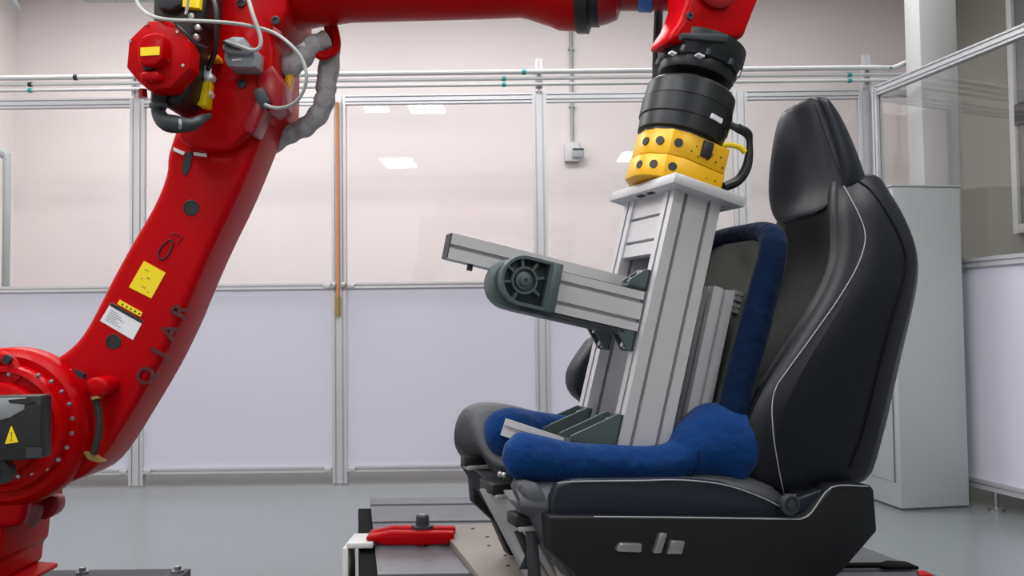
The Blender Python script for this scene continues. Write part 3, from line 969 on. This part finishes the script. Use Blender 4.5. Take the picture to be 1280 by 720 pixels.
# back loop of blue denim, darkened in its colour for shade, round an olive panel
LB = S(919, 505, .10)
LT = S(973, 291, .10)
def lp(t, v, du=0.0):
    return W(LB[0] + (LT[0] - LB[0]) * t + du, v, LB[1] + (LT[1] - LB[1]) * t)
lup = (lp(1, 0) - lp(0, 0)).normalized()
path = [lp(-.08, .10), lp(.15, .10, .003), lp(.4, .10, .0), lp(.65, .10), lp(.85, .10), lp(.96, .115), lp(1.015, .16), lp(1.03, .25), lp(1.015, .36), lp(.96, .405), lp(.85, .42), lp(.4, .42), lp(-.08, .42)]
rad = [.038, .038, .038, .037, .036, .034, .028, .024, .028, .034, .036, .038, .038]
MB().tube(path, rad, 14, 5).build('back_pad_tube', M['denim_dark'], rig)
nrm = lup.cross(V).normalized()
MB().prism([lp(-.05, .13), lp(.97, .13), lp(.97, .40), lp(-.05, .40)], nrm * .008).build('back_panel', M['mesh_panel'], rig)
# thigh pads of blue denim, swelling at the hips
def wv(px, py, v, du=0):
    u, w = S(px, py, v)
    return W(u + du, v, w)
th = [wv(630, 564, .11), wv(643, 567, .105), wv(668, 573, .10), wv(710, 578, .10), wv(765, 579, .10), wv(815, 580, .10), wv(846, 576, .105), wv(868, 564, .115), wv(892, 557, .125), wv(915, 563, .13), wv(938, 578, .13)]
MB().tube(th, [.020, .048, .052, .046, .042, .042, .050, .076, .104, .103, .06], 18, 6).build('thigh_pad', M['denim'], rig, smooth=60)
U2 = lambda p, dv: p + V * dv
tf = [wv(611, 547, .31), wv(620, 545, .315), wv(638, 541, .33), wv(668, 538, .36), wv(730, 545, .37), wv(800, 555, .37), wv(846, 552, .37), wv(880, 545, .37), wv(915, 560, .37)]
MB().tube(tf, [.02, .052, .062, .048, .045, .045, .055, .075, .05], 18, 6).build('thigh_pad', M['denim'], rig, smooth=60)
# hip cuff seam
cu0 = wv(852, 566, .105)
for k in range(2):
    c = wv(846 + 6 * k, 574 - 3 * k, .105)
    tdir = (wv(868, 563, .115) - wv(846, 572, .105)).normalized()
    q = [c + (CX * cos(2 * pi * j / 16) + tdir.cross(CX) * sin(2 * pi * j / 16)) * (.054 + .008 * k) for j in range(16)]
    MB().tube(q, .0022, 6, 2, closed=True).build('cuff_seam', M['denim_dark'], rig)

# ---------------------------------------------------------------- yellow tool adapter
q_ = X(-.042, .255, CH_ + .030) - O
set_tilt(COLUMN_TILT + 2.0, (q_.dot(F), q_.z))
AC = 0.0      # the robot's last axis runs along c at a = 0
def axis(c):
    return X(AC, .255, c)
ye = 0.0
_, yt = fx(850, 181, .255)
ad = thing('yellow_adapter', axis(ye), 'yellow drilled tool adapter between rig plate and black robot flange', 'tool adapter')
def oct_prof(r, h, cut):
    p = []
    for (x, y) in ((r, -cut), (r, cut), (cut, r), (-cut, r), (-r, cut), (-r, -cut), (-cut, -r), (cut, -r)):
        p.append((x, y))
    return p
def yhalf(c0, c1, r, name):
    pts = [(r * .98, -r * .05), (r * .93, r * .45), (r * .55, r * .9), (0, r), (-r * .75, r), (-r * 1.0, r * .7), (-r * 1.02, -r * .62), (-r * .9, -r * .95), (r * .25, -r * .98), (r * .62, -r * .82), (r * .9, -r * .42)]
    return MB().prism([axis(c0) + AX * a + V * v for a, v in pts], CX * (c1 - c0)).build(name, M['yellow'], ad, bevel=.003, seg=2)
ym = (ye + yt) / 2 - .004
RY = .104
yh = [yhalf(ye, ym - .0008, RY + .002, 'adapter_half'), yhalf(ym + .0008, yt, RY, 'adapter_half')]
for half, cc in ((0, (ye + ym) / 2), (1, (ym + yt) / 2)):
    # the faceted front carries a row of round holes
    for (a, v, na, nv) in ((RY * .455, -RY * .905, .43, -.9), (RY * .80, -RY * .60, .82, -.57), (RY * .965, -RY * .2, .97, -.22)):
        nn = (AX * na + V * nv).normalized()
        c = axis(cc) + AX * a + V * v
        MB().lathe(c - nn * .012, nn, [(.011, 0), (.011, .0135), (.004, .0135)], 14).build('port', M['print_black'], yh[half])
    for k in range(9):
        a = -RY * .8 + (k * .37 % 1) * RY * .95
        h = (k * .53 % 1) * .04 - .02
        MB().cyl(axis(cc + h) + AX * a - V * (RY * .965), axis(cc + h) + AX * a - V * (RY * .985), .0022, 6).build('dowel_hole', M['print_black'], yh[half])
MB().box(FIX, AC - RY * 1.12, AC - RY * .98, .255 - RY * .5, .255 + RY * .4, ye + .004, yt - .012).build('rear_module', M['copper'], ad, bevel=.003)
a_, c_ = fx(885, 190, .14)
MB().box(FIX, a_ - .016, a_ + .012, .255 - RY * 1.06, .255 - RY * .9, c_ - .012, c_ + .03).build('latch', M['black'], ad, bevel=.003)

# ---------------------------------------------------------------- red robot
robot = thing('industrial_robot', P(20, 715, 2.55), 'large red six-axis robot arm holding the rig over the car seat', 'robot')
def cAt(px, py):
    return fx(px, py, .255)[1]
# sensor ring and wrist flange, coaxial with the adapter
cR0, cR1, cR2, cR3 = yt, cAt(853, 160), cAt(858, 138), cAt(862, 112)
MB().lathe(axis(cR0), CX, [(.100, 0), (.100, .006), (.110, .010), (.112, cR1 - cR0 - .004), (.112, cR1 - cR0), (.116, cR1 - cR0 + .003), (.118, cR2 - cR0), (.114, cR2 - cR0 + .001), (.116, cR2 - cR0 + .003),
                               (.115, cR3 - cR0 - .012), (.108, cR3 - cR0 - .004), (.070, cR3 - cR0)], 48).build('force_sensor', M['black_metal'], robot)
cN = cAt(866, 100)
MB().lathe(axis(cR3), CX, [(.058, 0), (.058, cN - cR3 + .02)], 32).build('flange_neck', M['black_metal'], robot)
for k in range(12):
    d = AX * cos(k * pi / 6) + V * sin(k * pi / 6)
    MB().lathe(axis(cR3 - .004) + d * .088, CX, [(.006, 0), (.006, .008)], 6).build('screw', M['dark_grey'], robot)
cW0, cW1, cW2 = cAt(868, 103), cAt(874, 78), cAt(879, 60)
wf_ = MB().lathe(axis(cW0), CX, [(.082, 0), (.094, .004), (.097, .012), (.097, .030), (.104, .034), (.110, cW1 - cW0), (.112, cW1 - cW0 + .006), (.112, cW2 - cW0)], 48).build('wrist_flange', M['black_metal'], robot)
for k in range(10):
    d = AX * cos(k * pi / 5) + V * sin(k * pi / 5)
    MB().lathe(axis(cW0 + .036) + d * .104, CX, [(.008, -.004), (.008, .012), (.004, .012)], 10).build('screw', M['steel'] if k % 3 == 0 else M['dark_grey'], robot)
for (px, py, w, h) in ((840, 67, .014, .004), (874, 70, .018, .004)):
    a, c = fx(px, py, .145)
    MB().box(FIX, a - w / 2, a + w / 2, .134, .152, c - h / 2, c + h / 2).build('index_mark', M['white_label'], robot)
a, c = fx(879, 141, .14)
dn = (AX * -.22 + V * -.975).normalized()
tt = CX.cross(dn)
MB().box(Frame(axis(c) + dn * .113, tt, dn, CX), -.018, .018, 0, .008, -.006, .006).build('name_strip', M['white_label'], robot)
# red wrist body
wr = [(842, -70), (842, 0), (836, 16), (833, 32), (822, 44), (818, 58), (824, 50), (933, 44), (937, 30), (948, 4), (952, -70)]
wa = [fx(x, y, .18) for x, y in [(858, -70), (860, 0), (850, 26), (840, 40), (836, 52), (931, 47), (937, 30), (949, 0), (952, -70)]]
wb2 = MB().prism([X(a, .18, c) for a, c in wa], V * .11).build('wrist_body', M['red'], robot, bevel=.018, seg=4)
aw, cw = fx(893, -18, .18)
MB().lathe(X(aw, .182, cw), -V, [(.062, 0), (.062, .016), (.056, .020), (.040, .020), (.038, .010), (.0, .010)], 32).build('wrist_cap', M['red_dark'], robot)
a_, c_ = fx(862, 20, .18)
MB().lathe(X(a_, .182, c_), -V, [(.010, 0), (.010, .006), (.005, .006), (.004, .002)], 12).build('plug', M['dark_grey'], robot)
plt = [fx(x, y, .137) for x, y in [(852, 41), (910, 43), (909, 53), (853, 48)]]
MB().prism([X(a, .134, c) for a, c in plt], V * .02).build('seal_strip', M['dark_grey'], robot, bevel=.002)
# dark hose dropping behind the wrist
MB().tube([P(824, -20, 2.46), P(823, 20, 2.46), P(821, 70, 2.46), P(822, 118, 2.42), P(835, 140, 2.36)], .0125, 10).build('wrist_hose', M['black'], robot)
# air hose and yellow tube beside the adapter
hs = [axis(cR1) - AX * .112 - V * .03, X(*[*(fx(925, 162, .2)[:1]), .2, fx(925, 162, .2)[1]])]
def fp(px, py, v=.2):
    a, c = fx(px, py, v)
    return X(a, v, c)
MB().tube([fp(893, 150), fp(912, 156), fp(924, 162)], .0095, 10).build('hose_connector', M['dark_grey'], robot)
MB().tube([fp(922, 160), fp(934, 167), fp(937, 178), fp(936, 196), fp(932, 212), fp(922, 226), fp(905, 234)], [.012, .012, .008, .011, .013, .013, .012], 10).build('air_hose', M['black'], robot)
MB().tube([fp(893, 184), fp(910, 181), fp(924, 184), fp(931, 190)], .0075, 10).build('yellow_tube', M['yellow_label'], robot)

# upper arm along its axis
UA, UB = P(300, -34, 2.52), P(835, -26, 2.34)
ud = (UB - UA).normalized()
def at_px(px):
    # distance along the axis at which it is seen at px
    lo, hi = -.4, 1.6
    for _ in range(40):
        mid = (lo + hi) / 2
        q = UA + ud * mid - CAM
        x = 640 + FPX * q.dot(RV) / q.dot(fw)
        if x < px: lo = mid
        else: hi = mid
    return lo
def rad_px(px, ylow):
    q = UA + ud * at_px(px) - CAM
    z = q.dot(fw)
    yc = 360 - FPX * q.dot(UV) / z
    return (ylow - yc) * z / FPX * .985
prof = []
for (px, yl) in ((330, 46), (360, 40), (400, 32), (440, 27), (520, 25), (600, 23), (652, 21), (662, 23), (690, 32), (702, 37), (724, 38)):
    prof.append((rad_px(px, yl), at_px(px)))
MB().lathe(UA, ud, prof, 40).build('upper_arm', M['red'], robot, smooth=25)
MB().lathe(UA, ud, [(rad_px(724, 40), at_px(724)), (rad_px(726, 41), at_px(726)), (rad_px(738, 41), at_px(739)), (rad_px(742, 33), at_px(741)), (rad_px(752, 33), at_px(752))], 40).build('roll_joint', M['black_metal'], robot)
MB().lathe(UA, ud, [(rad_px(752, 31), at_px(752)), (rad_px(762, 29), at_px(762)), (rad_px(774, 24), at_px(774)), (rad_px(778, 13), at_px(778)), (rad_px(838, 13), at_px(838))], 40).build('forearm', M['red_dark'], robot)
q = UA + ud * at_px(809)
MB().lathe(q - ud * .018, ud, [(rad_px(809, 14), 0), (rad_px(809, 14.5), .002), (rad_px(809, 14.5), .034), (rad_px(809, 14), .036)], 32).build('blue_band', M['blue_mark'], robot)

# lower arm
YA = 2.42
arm = [(235, 118), (222, 150), (213, 176), (207, 196), (207, 214), (199, 238), (186, 265), (165, 300), (141, 343), (121, 383), (105, 413), (90, 432), (70, 447), (45, 458), (10, 470), (-30, 500), (-45, 540), (-30, 590), (10, 615), (55, 614), (88, 603),
       (112, 590), (130, 568), (152, 533), (190, 470), (207, 438), (226, 398), (237, 370), (264, 308), (293, 250), (314, 200), (330, 160), (338, 132), (320, 105), (280, 95)]
la = MB().prism([P(x, y, YA) for x, y in chaikin(arm, 1)], (0, .2, 0)).build('lower_arm', M['red'], robot, bevel=.022, seg=4, smooth=50)
def disc(px, py, Y, r, prof_, m_, par, name, seg=24):
    return MB().lathe(P(px, py, Y), (0, -1, 0), [(r * a, b) for a, b in prof_], seg).build(name, m_, par)
for (px, py, r) in ((239.5, 260, .0225), (142.5, 427, .0215)):
    disc(px, py, YA + .002, r, [(1, 0), (1, .0035), (.9, .0045), (.86, .003), (.0, .003)], M['print_black'], la, 'access_hole')
MB().prism([P(x, y, YA - .003) for x, y in chaikin([(236, 188), (241, 192), (238, 208), (233, 219), (228, 219), (227, 208), (231, 194)], 1)], (0, .01, 0)).build('arm_slot', M['print_black'], la)
for qd in ([(217, 184), (231, 190), (229, 194), (216, 188)], [(242, 190), (258, 192), (258, 196), (242, 194)], [(74, 454), (88, 462), (86, 467), (73, 459)]):
    MB().prism([P(x, y, YA - .006) for x, y in qd], (0, .008, 0)).build('index_mark', M['white_label'], la)
# labels
yl_ = MB().prism([P(x, y, YA - .002) for x, y in ((180, 326), (207, 341), (189, 373), (161, 359))], (0, .003, 0)).build('yellow_sticker', M['yellow_label'], la)
tag(yl_, 'plain yellow sticker')
for (x0_, y0_, L_, th_) in ((181, 336, 6, 2), (184, 346, 4, 4), (177, 357, 6, 2), (184, 364, 3, 2), (176, 347, 3, 2)):
    MB().prism([P(x0_ + a * .87 - b * .5, y0_ + a * .5 + b * .87, YA - .0026) for a, b in ((0, 0), (L_, 0), (L_, th_ * .5), (0, th_ * .5))], (0, .001, 0)).build('print_mark', M['copper'], yl_)
wl_ = MB().prism([P(x, y, YA - .002) for x, y in ((139, 378), (179, 401), (166, 425), (125, 401))], (0, .003, 0)).build('white_sticker', M['white_label'], la)
MB().prism([P(x, y, YA - .0026) for x, y in ((139, 378), (179, 401), (177, 404.5), (137, 382))], (0, .001, 0)).build('header_strip', M['print_black'], wl_)
ys_ = MB().prism([P(x, y, YA - .0032) for x, y in ((149.5, 374.5), (178, 390.5), (175.5, 396), (146.5, 380))], (0, .002, 0)).build('warning_strip', M['yellow_label'], wl_)
for k in range(5):
    x, y = 153 + k * 5.2, 380.5 + k * 2.9
    MB().prism([P(x + a, y + b, YA - .0038) for a, b in ((-1.3, -.6), (1.0, -1.2), (1.6, .9), (-.6, 1.4))], (0, .001, 0)).build('pictogram', M['print_black'], wl_)
for k in range(6):
    t0 = .12 + .11 * k
    sx_, sy_ = 137 - 12.5 * t0, 383 + 21 * t0
    L_ = 12 + 5 * ((k * 7) % 3)
    MB().prism([P(sx_ + 3 + a * .87 - b * .5, sy_ + 1.5 + a * .5 + b * .87, YA - .0026) for a, b in ((0, 0), (L_, 0), (L_, .7), (0, .7))], (0, .001, 0)).build('print_line', M['print_grey'], wl_)
# brand lettering along the arm edge and emblem above
ld = (P(240, 365, YA) - P(183, 472, YA)).normalized()
ln = Vector((-ld.z, 0, ld.x))
def letter(ch_, px, py, size):
    q = P(px, py, YA - .0045)
    text(ch_, size, q, ld, ln, M['print_maroon'], la, 'lettering', .004)
for ch_, px, py in (('Q', 183, 470), ('J', 199, 441), ('A', 213, 415), ('R', 226, 389)):
    letter(ch_, px, py, .062)
em = [(206, 304), (212, 300), (216, 304), (213, 313), (207, 322), (201, 324), (198, 319), (200, 311)]
MB().tube([P(x, y, YA - .001) for x, y in em], .0035, 6, 4, closed=True).build('emblem_ring', M['print_maroon'], la)
MB().tube([P(x, y, YA - .001) for x, y in ((213, 292), (224, 293), (227, 297), (222, 304))], .003, 6, 4).build('emblem_tail', M['red_dark'], la)

# shoulder hub with bolt circle
HX, HY = 24, 531
YH = 2.36
disc(HX, HY, YA + .02, .215, [(1.0, 0), (1.0, .045), (.97, .06), (.90, .075)], M['red'], robot, 'arm_hub', 48)
hub = disc(HX, HY, YA, .168, [(1.0, 0), (1.0, .085), (.98, .095), (.90, .10), (.88, .088), (.74, .088), (.72, .11), (.66, .116), (0, .116)], M['red'], robot, 'shoulder_hub', 56)
for k in range(22):
    t = 2 * pi * k / 22 + .1
    c = P(HX, HY, YA - .1) + Vector((cos(t), 0, sin(t))) * .136
    MB().lathe(c + Vector((0, .014, 0)), (0, -1, 0), [(.0055, 0), (.0055, .007), (.003, .008)], 8).build('hub_bolt', M['chrome'], hub)
# black curved slot, boss and stops on the hub
cc_ = P(HX, HY, YA - .056)
sl = []
for k in range(13):
    t = radians(24 - 46 * k / 12)
    sl.append(cc_ + Vector((cos(t), 0, sin(t))) * .214)
MB().tube(sl, .010, 8, 2).build('stop_slot', M['print_black'], robot)
bs = [(104, 478), (116, 470), (132, 474), (136, 486), (126, 497), (112, 499)]
MB().prism([P(x, y, YA - .075) for x, y in chaikin(bs, 2)], (0, .09, 0)).build('stop_boss', M['red'], robot, bevel=.012, seg=3)
MB().prism([P(x, y, YA - .078) for x, y in ((113, 496), (121, 495), (124, 498), (115, 500))], (0, .02, 0)).build('boss_plug', M['copper'], robot)
for qd in ([(92, 462), (104, 468), (104, 474), (96, 471)], [(104, 565), (118, 570), (130, 577), (122, 578), (110, 574)]):
    MB().prism([P(x, y, YA - .05) for x, y in qd], (0, .02, 0)).build('stop_notch', M['copper'] if qd[0][1] > 500 else M['print_black'], robot)
# motor box on the hub
mbx = MB().prism([P(x, y, 2.16) for x, y in ((-60, 497), (50, 494), (52, 498), (52, 570), (48, 574), (-60, 580))], (0, .05, 0)).build('motor_cover', M['black'], robot, bevel=.008, seg=3)
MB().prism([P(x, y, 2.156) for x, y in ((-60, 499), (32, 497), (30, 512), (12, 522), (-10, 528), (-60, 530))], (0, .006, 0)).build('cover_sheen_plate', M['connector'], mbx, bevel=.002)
MB().prism([P(x, y, 2.155) for x, y in ((10, 500), (46, 497), (50, 500), (34, 506), (12, 504))], (0, .006, 0)).build('cover_clip', M['print_black'], mbx)
for qd in ([(38, 498), (50, 496), (50, 508)], [(32, 560), (50, 560), (50, 572), (32, 573)]):
    MB().prism([P(x, y, 2.154) for x, y in qd], (0, .008, 0)).build('cover_corner', M['dark_grey'], mbx)
wt = MB().prism([P(x, y, 2.155) for x, y in ((13.5, 533), (21.5, 553), (6, 555))], (0, .006, 0)).build('warning_triangle', M['yellow_label'], mbx)
MB().prism([P(x, y, 2.1535) for x, y in ((13.2, 540), (14.8, 540), (14.2, 547), (13.4, 547))], (0, .002, 0)).build('warning_mark', M['copper'], wt)
MB().prism([P(x, y, 2.1535) for x, y in ((13.0, 549), (14.6, 549), (14.6, 551), (13.0, 551))], (0, .002, 0)).build('warning_mark', M['copper'], wt)
disc(5, 588, 2.22, .02, [(1.6, 0), (1.6, .03), (.6, .03), (.6, .015)], M['black'], robot, 'cable_gland', 18)
# lifting eye at the far left
MB().tube([P(-14, 470, 2.34), P(-10, 452, 2.34), P(2, 447, 2.34), (P(12, 452, 2.34)), P(20, 464, 2.34), P(26, 474, 2.34)], .017, 10).build('lifting_eye', M['red'], robot)
disc(11, 449, 2.32, .012, [(1, 0), (1, .012), (.4, .012)], M['print_black'], robot, 'eye_bolt', 10)
# turret and base below the hub
tur = [(-70, 560), (20, 575), (60, 590), (80, 605), (80, 618), (67, 622), (64, 648), (62, 670), (56, 676), (54, 698), (40, 706), (-70, 712)]
MB().prism([P(x, y, 2.66) for x, y in tur], (0, -.26, 0)).build('turret', M['red'], robot, bevel=.02, seg=3)
MB().prism([P(x, y, 2.38) for x, y in ((-70, 590), (10, 590), (36, 600), (24, 660), (-70, 664))], (0, .06, 0)).build('turret_front', M['red'], robot, bevel=.022, seg=3)
MB().prism([P(x, y, 2.39) for x, y in chaikin([(40, 634), (50, 632), (49, 645), (41, 660), (35, 660), (35, 645)], 1)], (0, .02, 0)).build('turret_slot', M['print_maroon'], robot)
MB().prism([P(x, y, 2.6) for x, y in chaikin([(60, 616), (82, 616), (83, 630), (78, 640), (64, 647), (58, 640)], 1)], (0, -.05, 0)).build('stop_bracket', M['red_dark'], robot, bevel=.012, seg=3)
MB().prism([P(x, y, 2.66) for x, y in ((-70, 690), (40, 697), (50, 701), (73, 703), (74, 708), (60, 713), (-70, 722))], (0, -.2, 0)).build('base_flange', M['red'], robot, bevel=.006, seg=2)
PB = P(60, 716, 2.6)
ped_z = P(150, 716, 2.62).z - .02
MB().lathe((P(-30, 700, 2.6).x, 2.6, ped_z), EZ, [(.15, 0), (.15, .04), (.14, P(0, 713, 2.6).z - ped_z)], 40).build('base', M['dark_grey'], robot)

# elbow housing
YE = 2.37
el = [(232, -60), (232, 20), (236, 60), (244, 100), (226, 140), (220, 172), (240, 186), (285, 188), (308, 168), (330, 140), (342, 120), (343, 60), (338, 42), (350, 34), (360, 10), (360, -60)]
elb = MB().prism([P(x, y, YE) for x, y in el], (0, .3, 0)).build('elbow_housing', M['red'], robot, bevel=.018, seg=3)
# slanted side brackets
for qd, Y_, d_ in (([(303, 150), (322, 118), (333, 130), (316, 168), (306, 165)], 2.34, .09), ([(318, 96), (340, 80), (352, 100), (352, 132), (334, 140), (322, 122)], 2.36, .12)):
    MB().prism([P(x, y, Y_) for x, y in qd], (0, d_, 0)).build('elbow_bracket', M['red_dark'], robot, bevel=.008, seg=3)
MB().prism([P(x, y, 2.325) for x, y in ((316, 112), (328, 108), (336, 126), (328, 136), (320, 126))], (0, .03, 0)).build('plug_socket', M['dark_grey'], robot, bevel=.004)
MB().prism([P(x, y, 2.35) for x, y in ((341, 32), (352, 40), (350, 44), (341, 40))], (0, .02, 0)).build('elbow_tab', M['red_dark'], robot)
for (x, y, m_) in ((302, 4, 'dark_grey'), (303, 105, 'dark_grey'), (345, 26, 'dark_grey')):
    disc(x, y, YE, .012, [(1, 0), (1, .006), (.6, .007), (.5, .002)], M[m_], robot, 'elbow_plug', 14)
# joint ring between lower arm and elbow
# grey connector box
gb = MB().prism([P(x, y, YE - .075) for x, y in ((281, 52), (284, 50), (318, 60), (320, 62), (319, 82), (316, 84), (285, 83), (280, 74))], (0, .08, 0)).build('connector_box', M['connector'], robot, bevel=.006, seg=2)
MB().prism([P(x, y, YE - .095) for x, y in ((283, 48), (290, 45), (304, 46), (312, 56), (316, 64), (308, 68), (284, 66), (276, 60))], (0, .03, 0)).build('connector_lid', M['connector'], gb, bevel=.006, seg=2)
MB().prism([P(x, y, YE - .08) for x, y in ((290, 74), (302, 73), (302, 75), (290, 76))], (0, .008, 0)).build('box_seam', M['white_label'], gb)
MB().tube([P(280, 52, YE - .1), P(290, 58, YE - .102), P(302, 60, YE - .1)], .006, 8).build('box_lever', M['dark_grey'], gb)
# black drive motor behind the octagonal cover
MB().prism([P(x, y, 2.36) for x, y in ((216, -50), (280, -50), (280, 20), (276, 46), (266, 52), (264, 92), (256, 130), (246, 144), (232, 150), (218, 138), (214, 100))], (0, -.13, 0)).build('drive_motor', M['black'], robot, bevel=.015, seg=3)
MB().prism([P(x, y, 2.2) for x, y in ((195, -40), (225, -40), (226, 4), (214, 12), (196, 10))], (0, .05, 0)).build('motor_plug', M['dark_grey'], robot, bevel=.008)
yt_ = MB().prism([P(x, y, 2.21) for x, y in ((229, -6), (250, -6), (249, 10), (228, 8))], (0, .02, 0)).build('yellow_tag', M['yellow_label'], robot)
MB().tube([P(236, -8, 2.19), P(234, 10, 2.195), P(232, 18, 2.195)], .0035, 6).build('tag_cord', M['cable'], robot)
for (x, y) in ((249, 36), (247, 48), (241, 22)):
    MB().lathe(P(x, y, 2.225), (0, -1, 0), [(.008, 0), (.008, .012), (.004, .013)], 8).build('motor_screw', M['steel'], robot)
octo = [(185, 26), (212, 25), (228, 40), (238, 58), (237, 84), (212, 110), (186, 113), (171, 100), (158, 84), (161, 50)]
oc = MB().prism([P(x, y, 2.15) for x, y in octo], (0, .07, 0)).build('octagon_cover', M['red'], robot, bevel=.004, seg=2)
MB().prism([P(x, y, 2.11) for x, y in chaikin([(178, 44), (200, 40), (206, 46), (202, 80), (176, 82), (172, 72), (172, 56)], 1)], (0, .05, 0)).build('cover_boss', M['red'], oc, bevel=.014, seg=4)
MB().prism([P(x, y, 2.12) for x, y in ((174, 90), (196, 88), (199, 94), (197, 100), (176, 101))], (0, .04, 0)).build('cover_boss', M['red'], oc, bevel=.008, seg=3)
MB().prism([P(x, y, 2.135) for x, y in chaikin([(177, 83), (188, 81), (194, 84), (188, 87), (179, 87)], 1)], (0, .02, 0)).build('cover_recess', M['print_black'], oc)
tag(MB().prism([P(x, y, 2.1075) for x, y in ((175.5, 59.5), (199.5, 58), (199, 68.5), (175.5, 70))], (0, .004, 0)).build('warning_label', M['yellow_label'], oc), 'small yellow label on the octagon cover')
for (x, y) in ((163, 52), (210, 76), (229, 82), (184, 30), (222, 40)):
    disc(x, y, 2.15, .004, [(1, 0), (1, .003)], M['steel'], oc, 'cover_screw', 8)
MB().cyl(P(178, 112, 2.19), P(179, 122, 2.19), .011, 10).build('cover_stub', M['red_dark'], oc)
# connectors hanging under the motor
MB().tube([P(199, 100, 2.22), P(199, 118, 2.22), P(198, 138, 2.22), P(200, 150, 2.22)], [.020, .020, .018, .016], 12).build('motor_connector', M['black'], robot)
MB().tube([P(190, 132, 2.215), P(198, 131, 2.2), P(207, 133, 2.215)], .009, 10).build('connector_collar', M['dark_grey'], robot)
MB().tube([P(199, 144, 2.22), P(206, 152, 2.21), P(220, 155, 2.205), P(238, 156, 2.21), (P(250, 150, 2.23)), P(262, 145, 2.30)], [.018, .021, .022, .017, .013, .008], 12).build('elbow_connector', M['dark_grey'], robot)
MB().tube([P(224, 147, 2.2), P(225.5, 155, 2.18), P(225, 162, 2.2)], .004, 8).build('connector_band', M['cable'], robot)
MB().tube([P(197, 152, 2.21), P(203, 161, 2.2), P(216, 165, 2.2), (P(236, 164, 2.21))], .003, 6).build('thin_lead', M['black'], robot)
# yellow tags and pale plugs on the elbow
MB().prism([P(x, y, YE - .05) for x, y in ((249, 97), (260, 99), (257, 132), (246, 131))], (0, .05, 0)).build('yellow_bar', M['yellow_label'], robot, bevel=.002)
MB().prism([P(x, y, YE - .06) for x, y in ((213, 117), (228, 126), (213, 128))], (0, .06, 0)).build('yellow_bar', M['yellow_label'], robot)
MB().prism([P(x, y, YE - .04) for x, y in ((258, 70), (272, 68), (273, 74), (260, 75))], (0, .045, 0)).build('amber_clip', M['amber'], robot, bevel=.002)
MB().tube([P(259, 84, YE - .05), P(259, 94, YE - .05), P(262, 100, YE - .05)], .011, 10).build('pale_plug', M['white_label'], robot)
for (x, y) in ((265, 99), (263, 120)):
    disc(x, y, YE, .012, [(1, 0), (1, .03), (.7, .034), (.6, .02)], M['white_label'], robot, 'pale_nut', 8)
# cables
def cab_(pts, r, m_, name):
    return MB().tube([P(*p) for p in pts], r, 8, 6).build(name, M[m_], robot)
cab_([(262, -20, 2.25), (270, 10, 2.22), (271, 40, 2.22), (268, 66, 2.25), (260, 86, 2.31)], .007, 'black', 'black_cable')
cab_([(168, -6, 2.3), (176, 10, 2.25), (190, 20, 2.17), (212, 25, 2.14), (240, 26, 2.17), (280, 28, 2.22), (310, 32, 2.26), (340, 40, 2.28), (362, 55, 2.27), (378, 75, 2.27), (383, 98, 2.27), (376, 120, 2.28), (362, 132, 2.29), (345, 135, 2.3), (331, 131, 2.31)], .0048, 'cable', 'grey_cable')
cab_([(308, -10, 2.28), (316, 18, 2.26), (325, 44, 2.26), (325, 58, 2.26), (316, 63, 2.26), (300, 58, 2.26), (282, 52, 2.27)], .0055, 'cable', 'grey_cable')
cab_([(220, 30, 2.15), (232, 42, 2.15), (244, 54, 2.18), (258, 60, 2.24)], .004, 'dark_grey', 'thin_lead')
# grey fabric-wrapped dress hose with its red clip
hz = [P(408, 50, 2.52), P(390, 58, 2.50), P(374, 74, 2.48), P(356, 84, 2.48), P(338, 76, 2.50)]
MB().tube(hz, [.030, .027, .033, .029, .034, .030, .036, .033, .037, .034], 16, 10).build('hose_sleeve', M['hose'], robot)
hz = [P(413, 52, 2.56), P(413, 72, 2.56), P(408, 104, 2.56), P(407, 120, 2.56), P(400, 140, 2.57), P(384, 157, 2.58), P(366, 166, 2.60), P(346, 178, 2.62), P(326, 192, 2.63)]
MB().tube(hz, [.022, .029, .027, .032, .029, .031, .0275, .032, .028, .032, .027, .031, .026, .029, .024, .028, .025, .026], 16, 10).build('hose_sleeve', M['hose'], robot)
MB().tube([P(394, 64, 2.50), P(404, 70, 2.5), P(420, 60, 2.52), P(417, 34, 2.54), P(410, 30, 2.56), P(414, 50, 2.6)], .013, 10).build('hose_clip', M['red'], robot)
MB().prism([P(x, y, 2.46) for x, y in ((368, 60), (380, 52), (382, 60), (374, 66))], (0, .02, 0)).build('hose_tie', M['white_label'], robot)
MB().prism([P(x, y, 2.46) for x, y in ((357, 92), (367, 90), (362, 112), (354, 112))], (0, .03, 0)).build('yellow_bar', M['yellow'], robot)

# ---------------------------------------------------------------- robot pedestal
pz = P(170, 713.5, 2.72).z
xr = P(236, 715, 2.72).x
ped = thing('robot_pedestal', (xr - .6, 2.4, 0), 'dark grey bolted steel pedestal plate under the red robot', 'pedestal')
MB().box(WORLD, xr - 1.3, xr, 2.05, 2.74, pz - .03, pz).build('plate_slab', M['dark_grey'], ped, bevel=.003)
MB().box(WORLD, xr - 1.1, xr - .2, 2.15, 2.66, 0, pz - .03).build('column', M['dark_grey'], ped, bevel=.01)
for (x) in (103, 222):
    c = P(x, 716, 2.70)
    MB().lathe((c.x, 2.70, pz), EZ, [(.02, 0), (.02, .006), (.011, .007), (.011, .018), (.006, .019)], 6).build('anchor_bolt', M['steel'], ped, smooth=0)
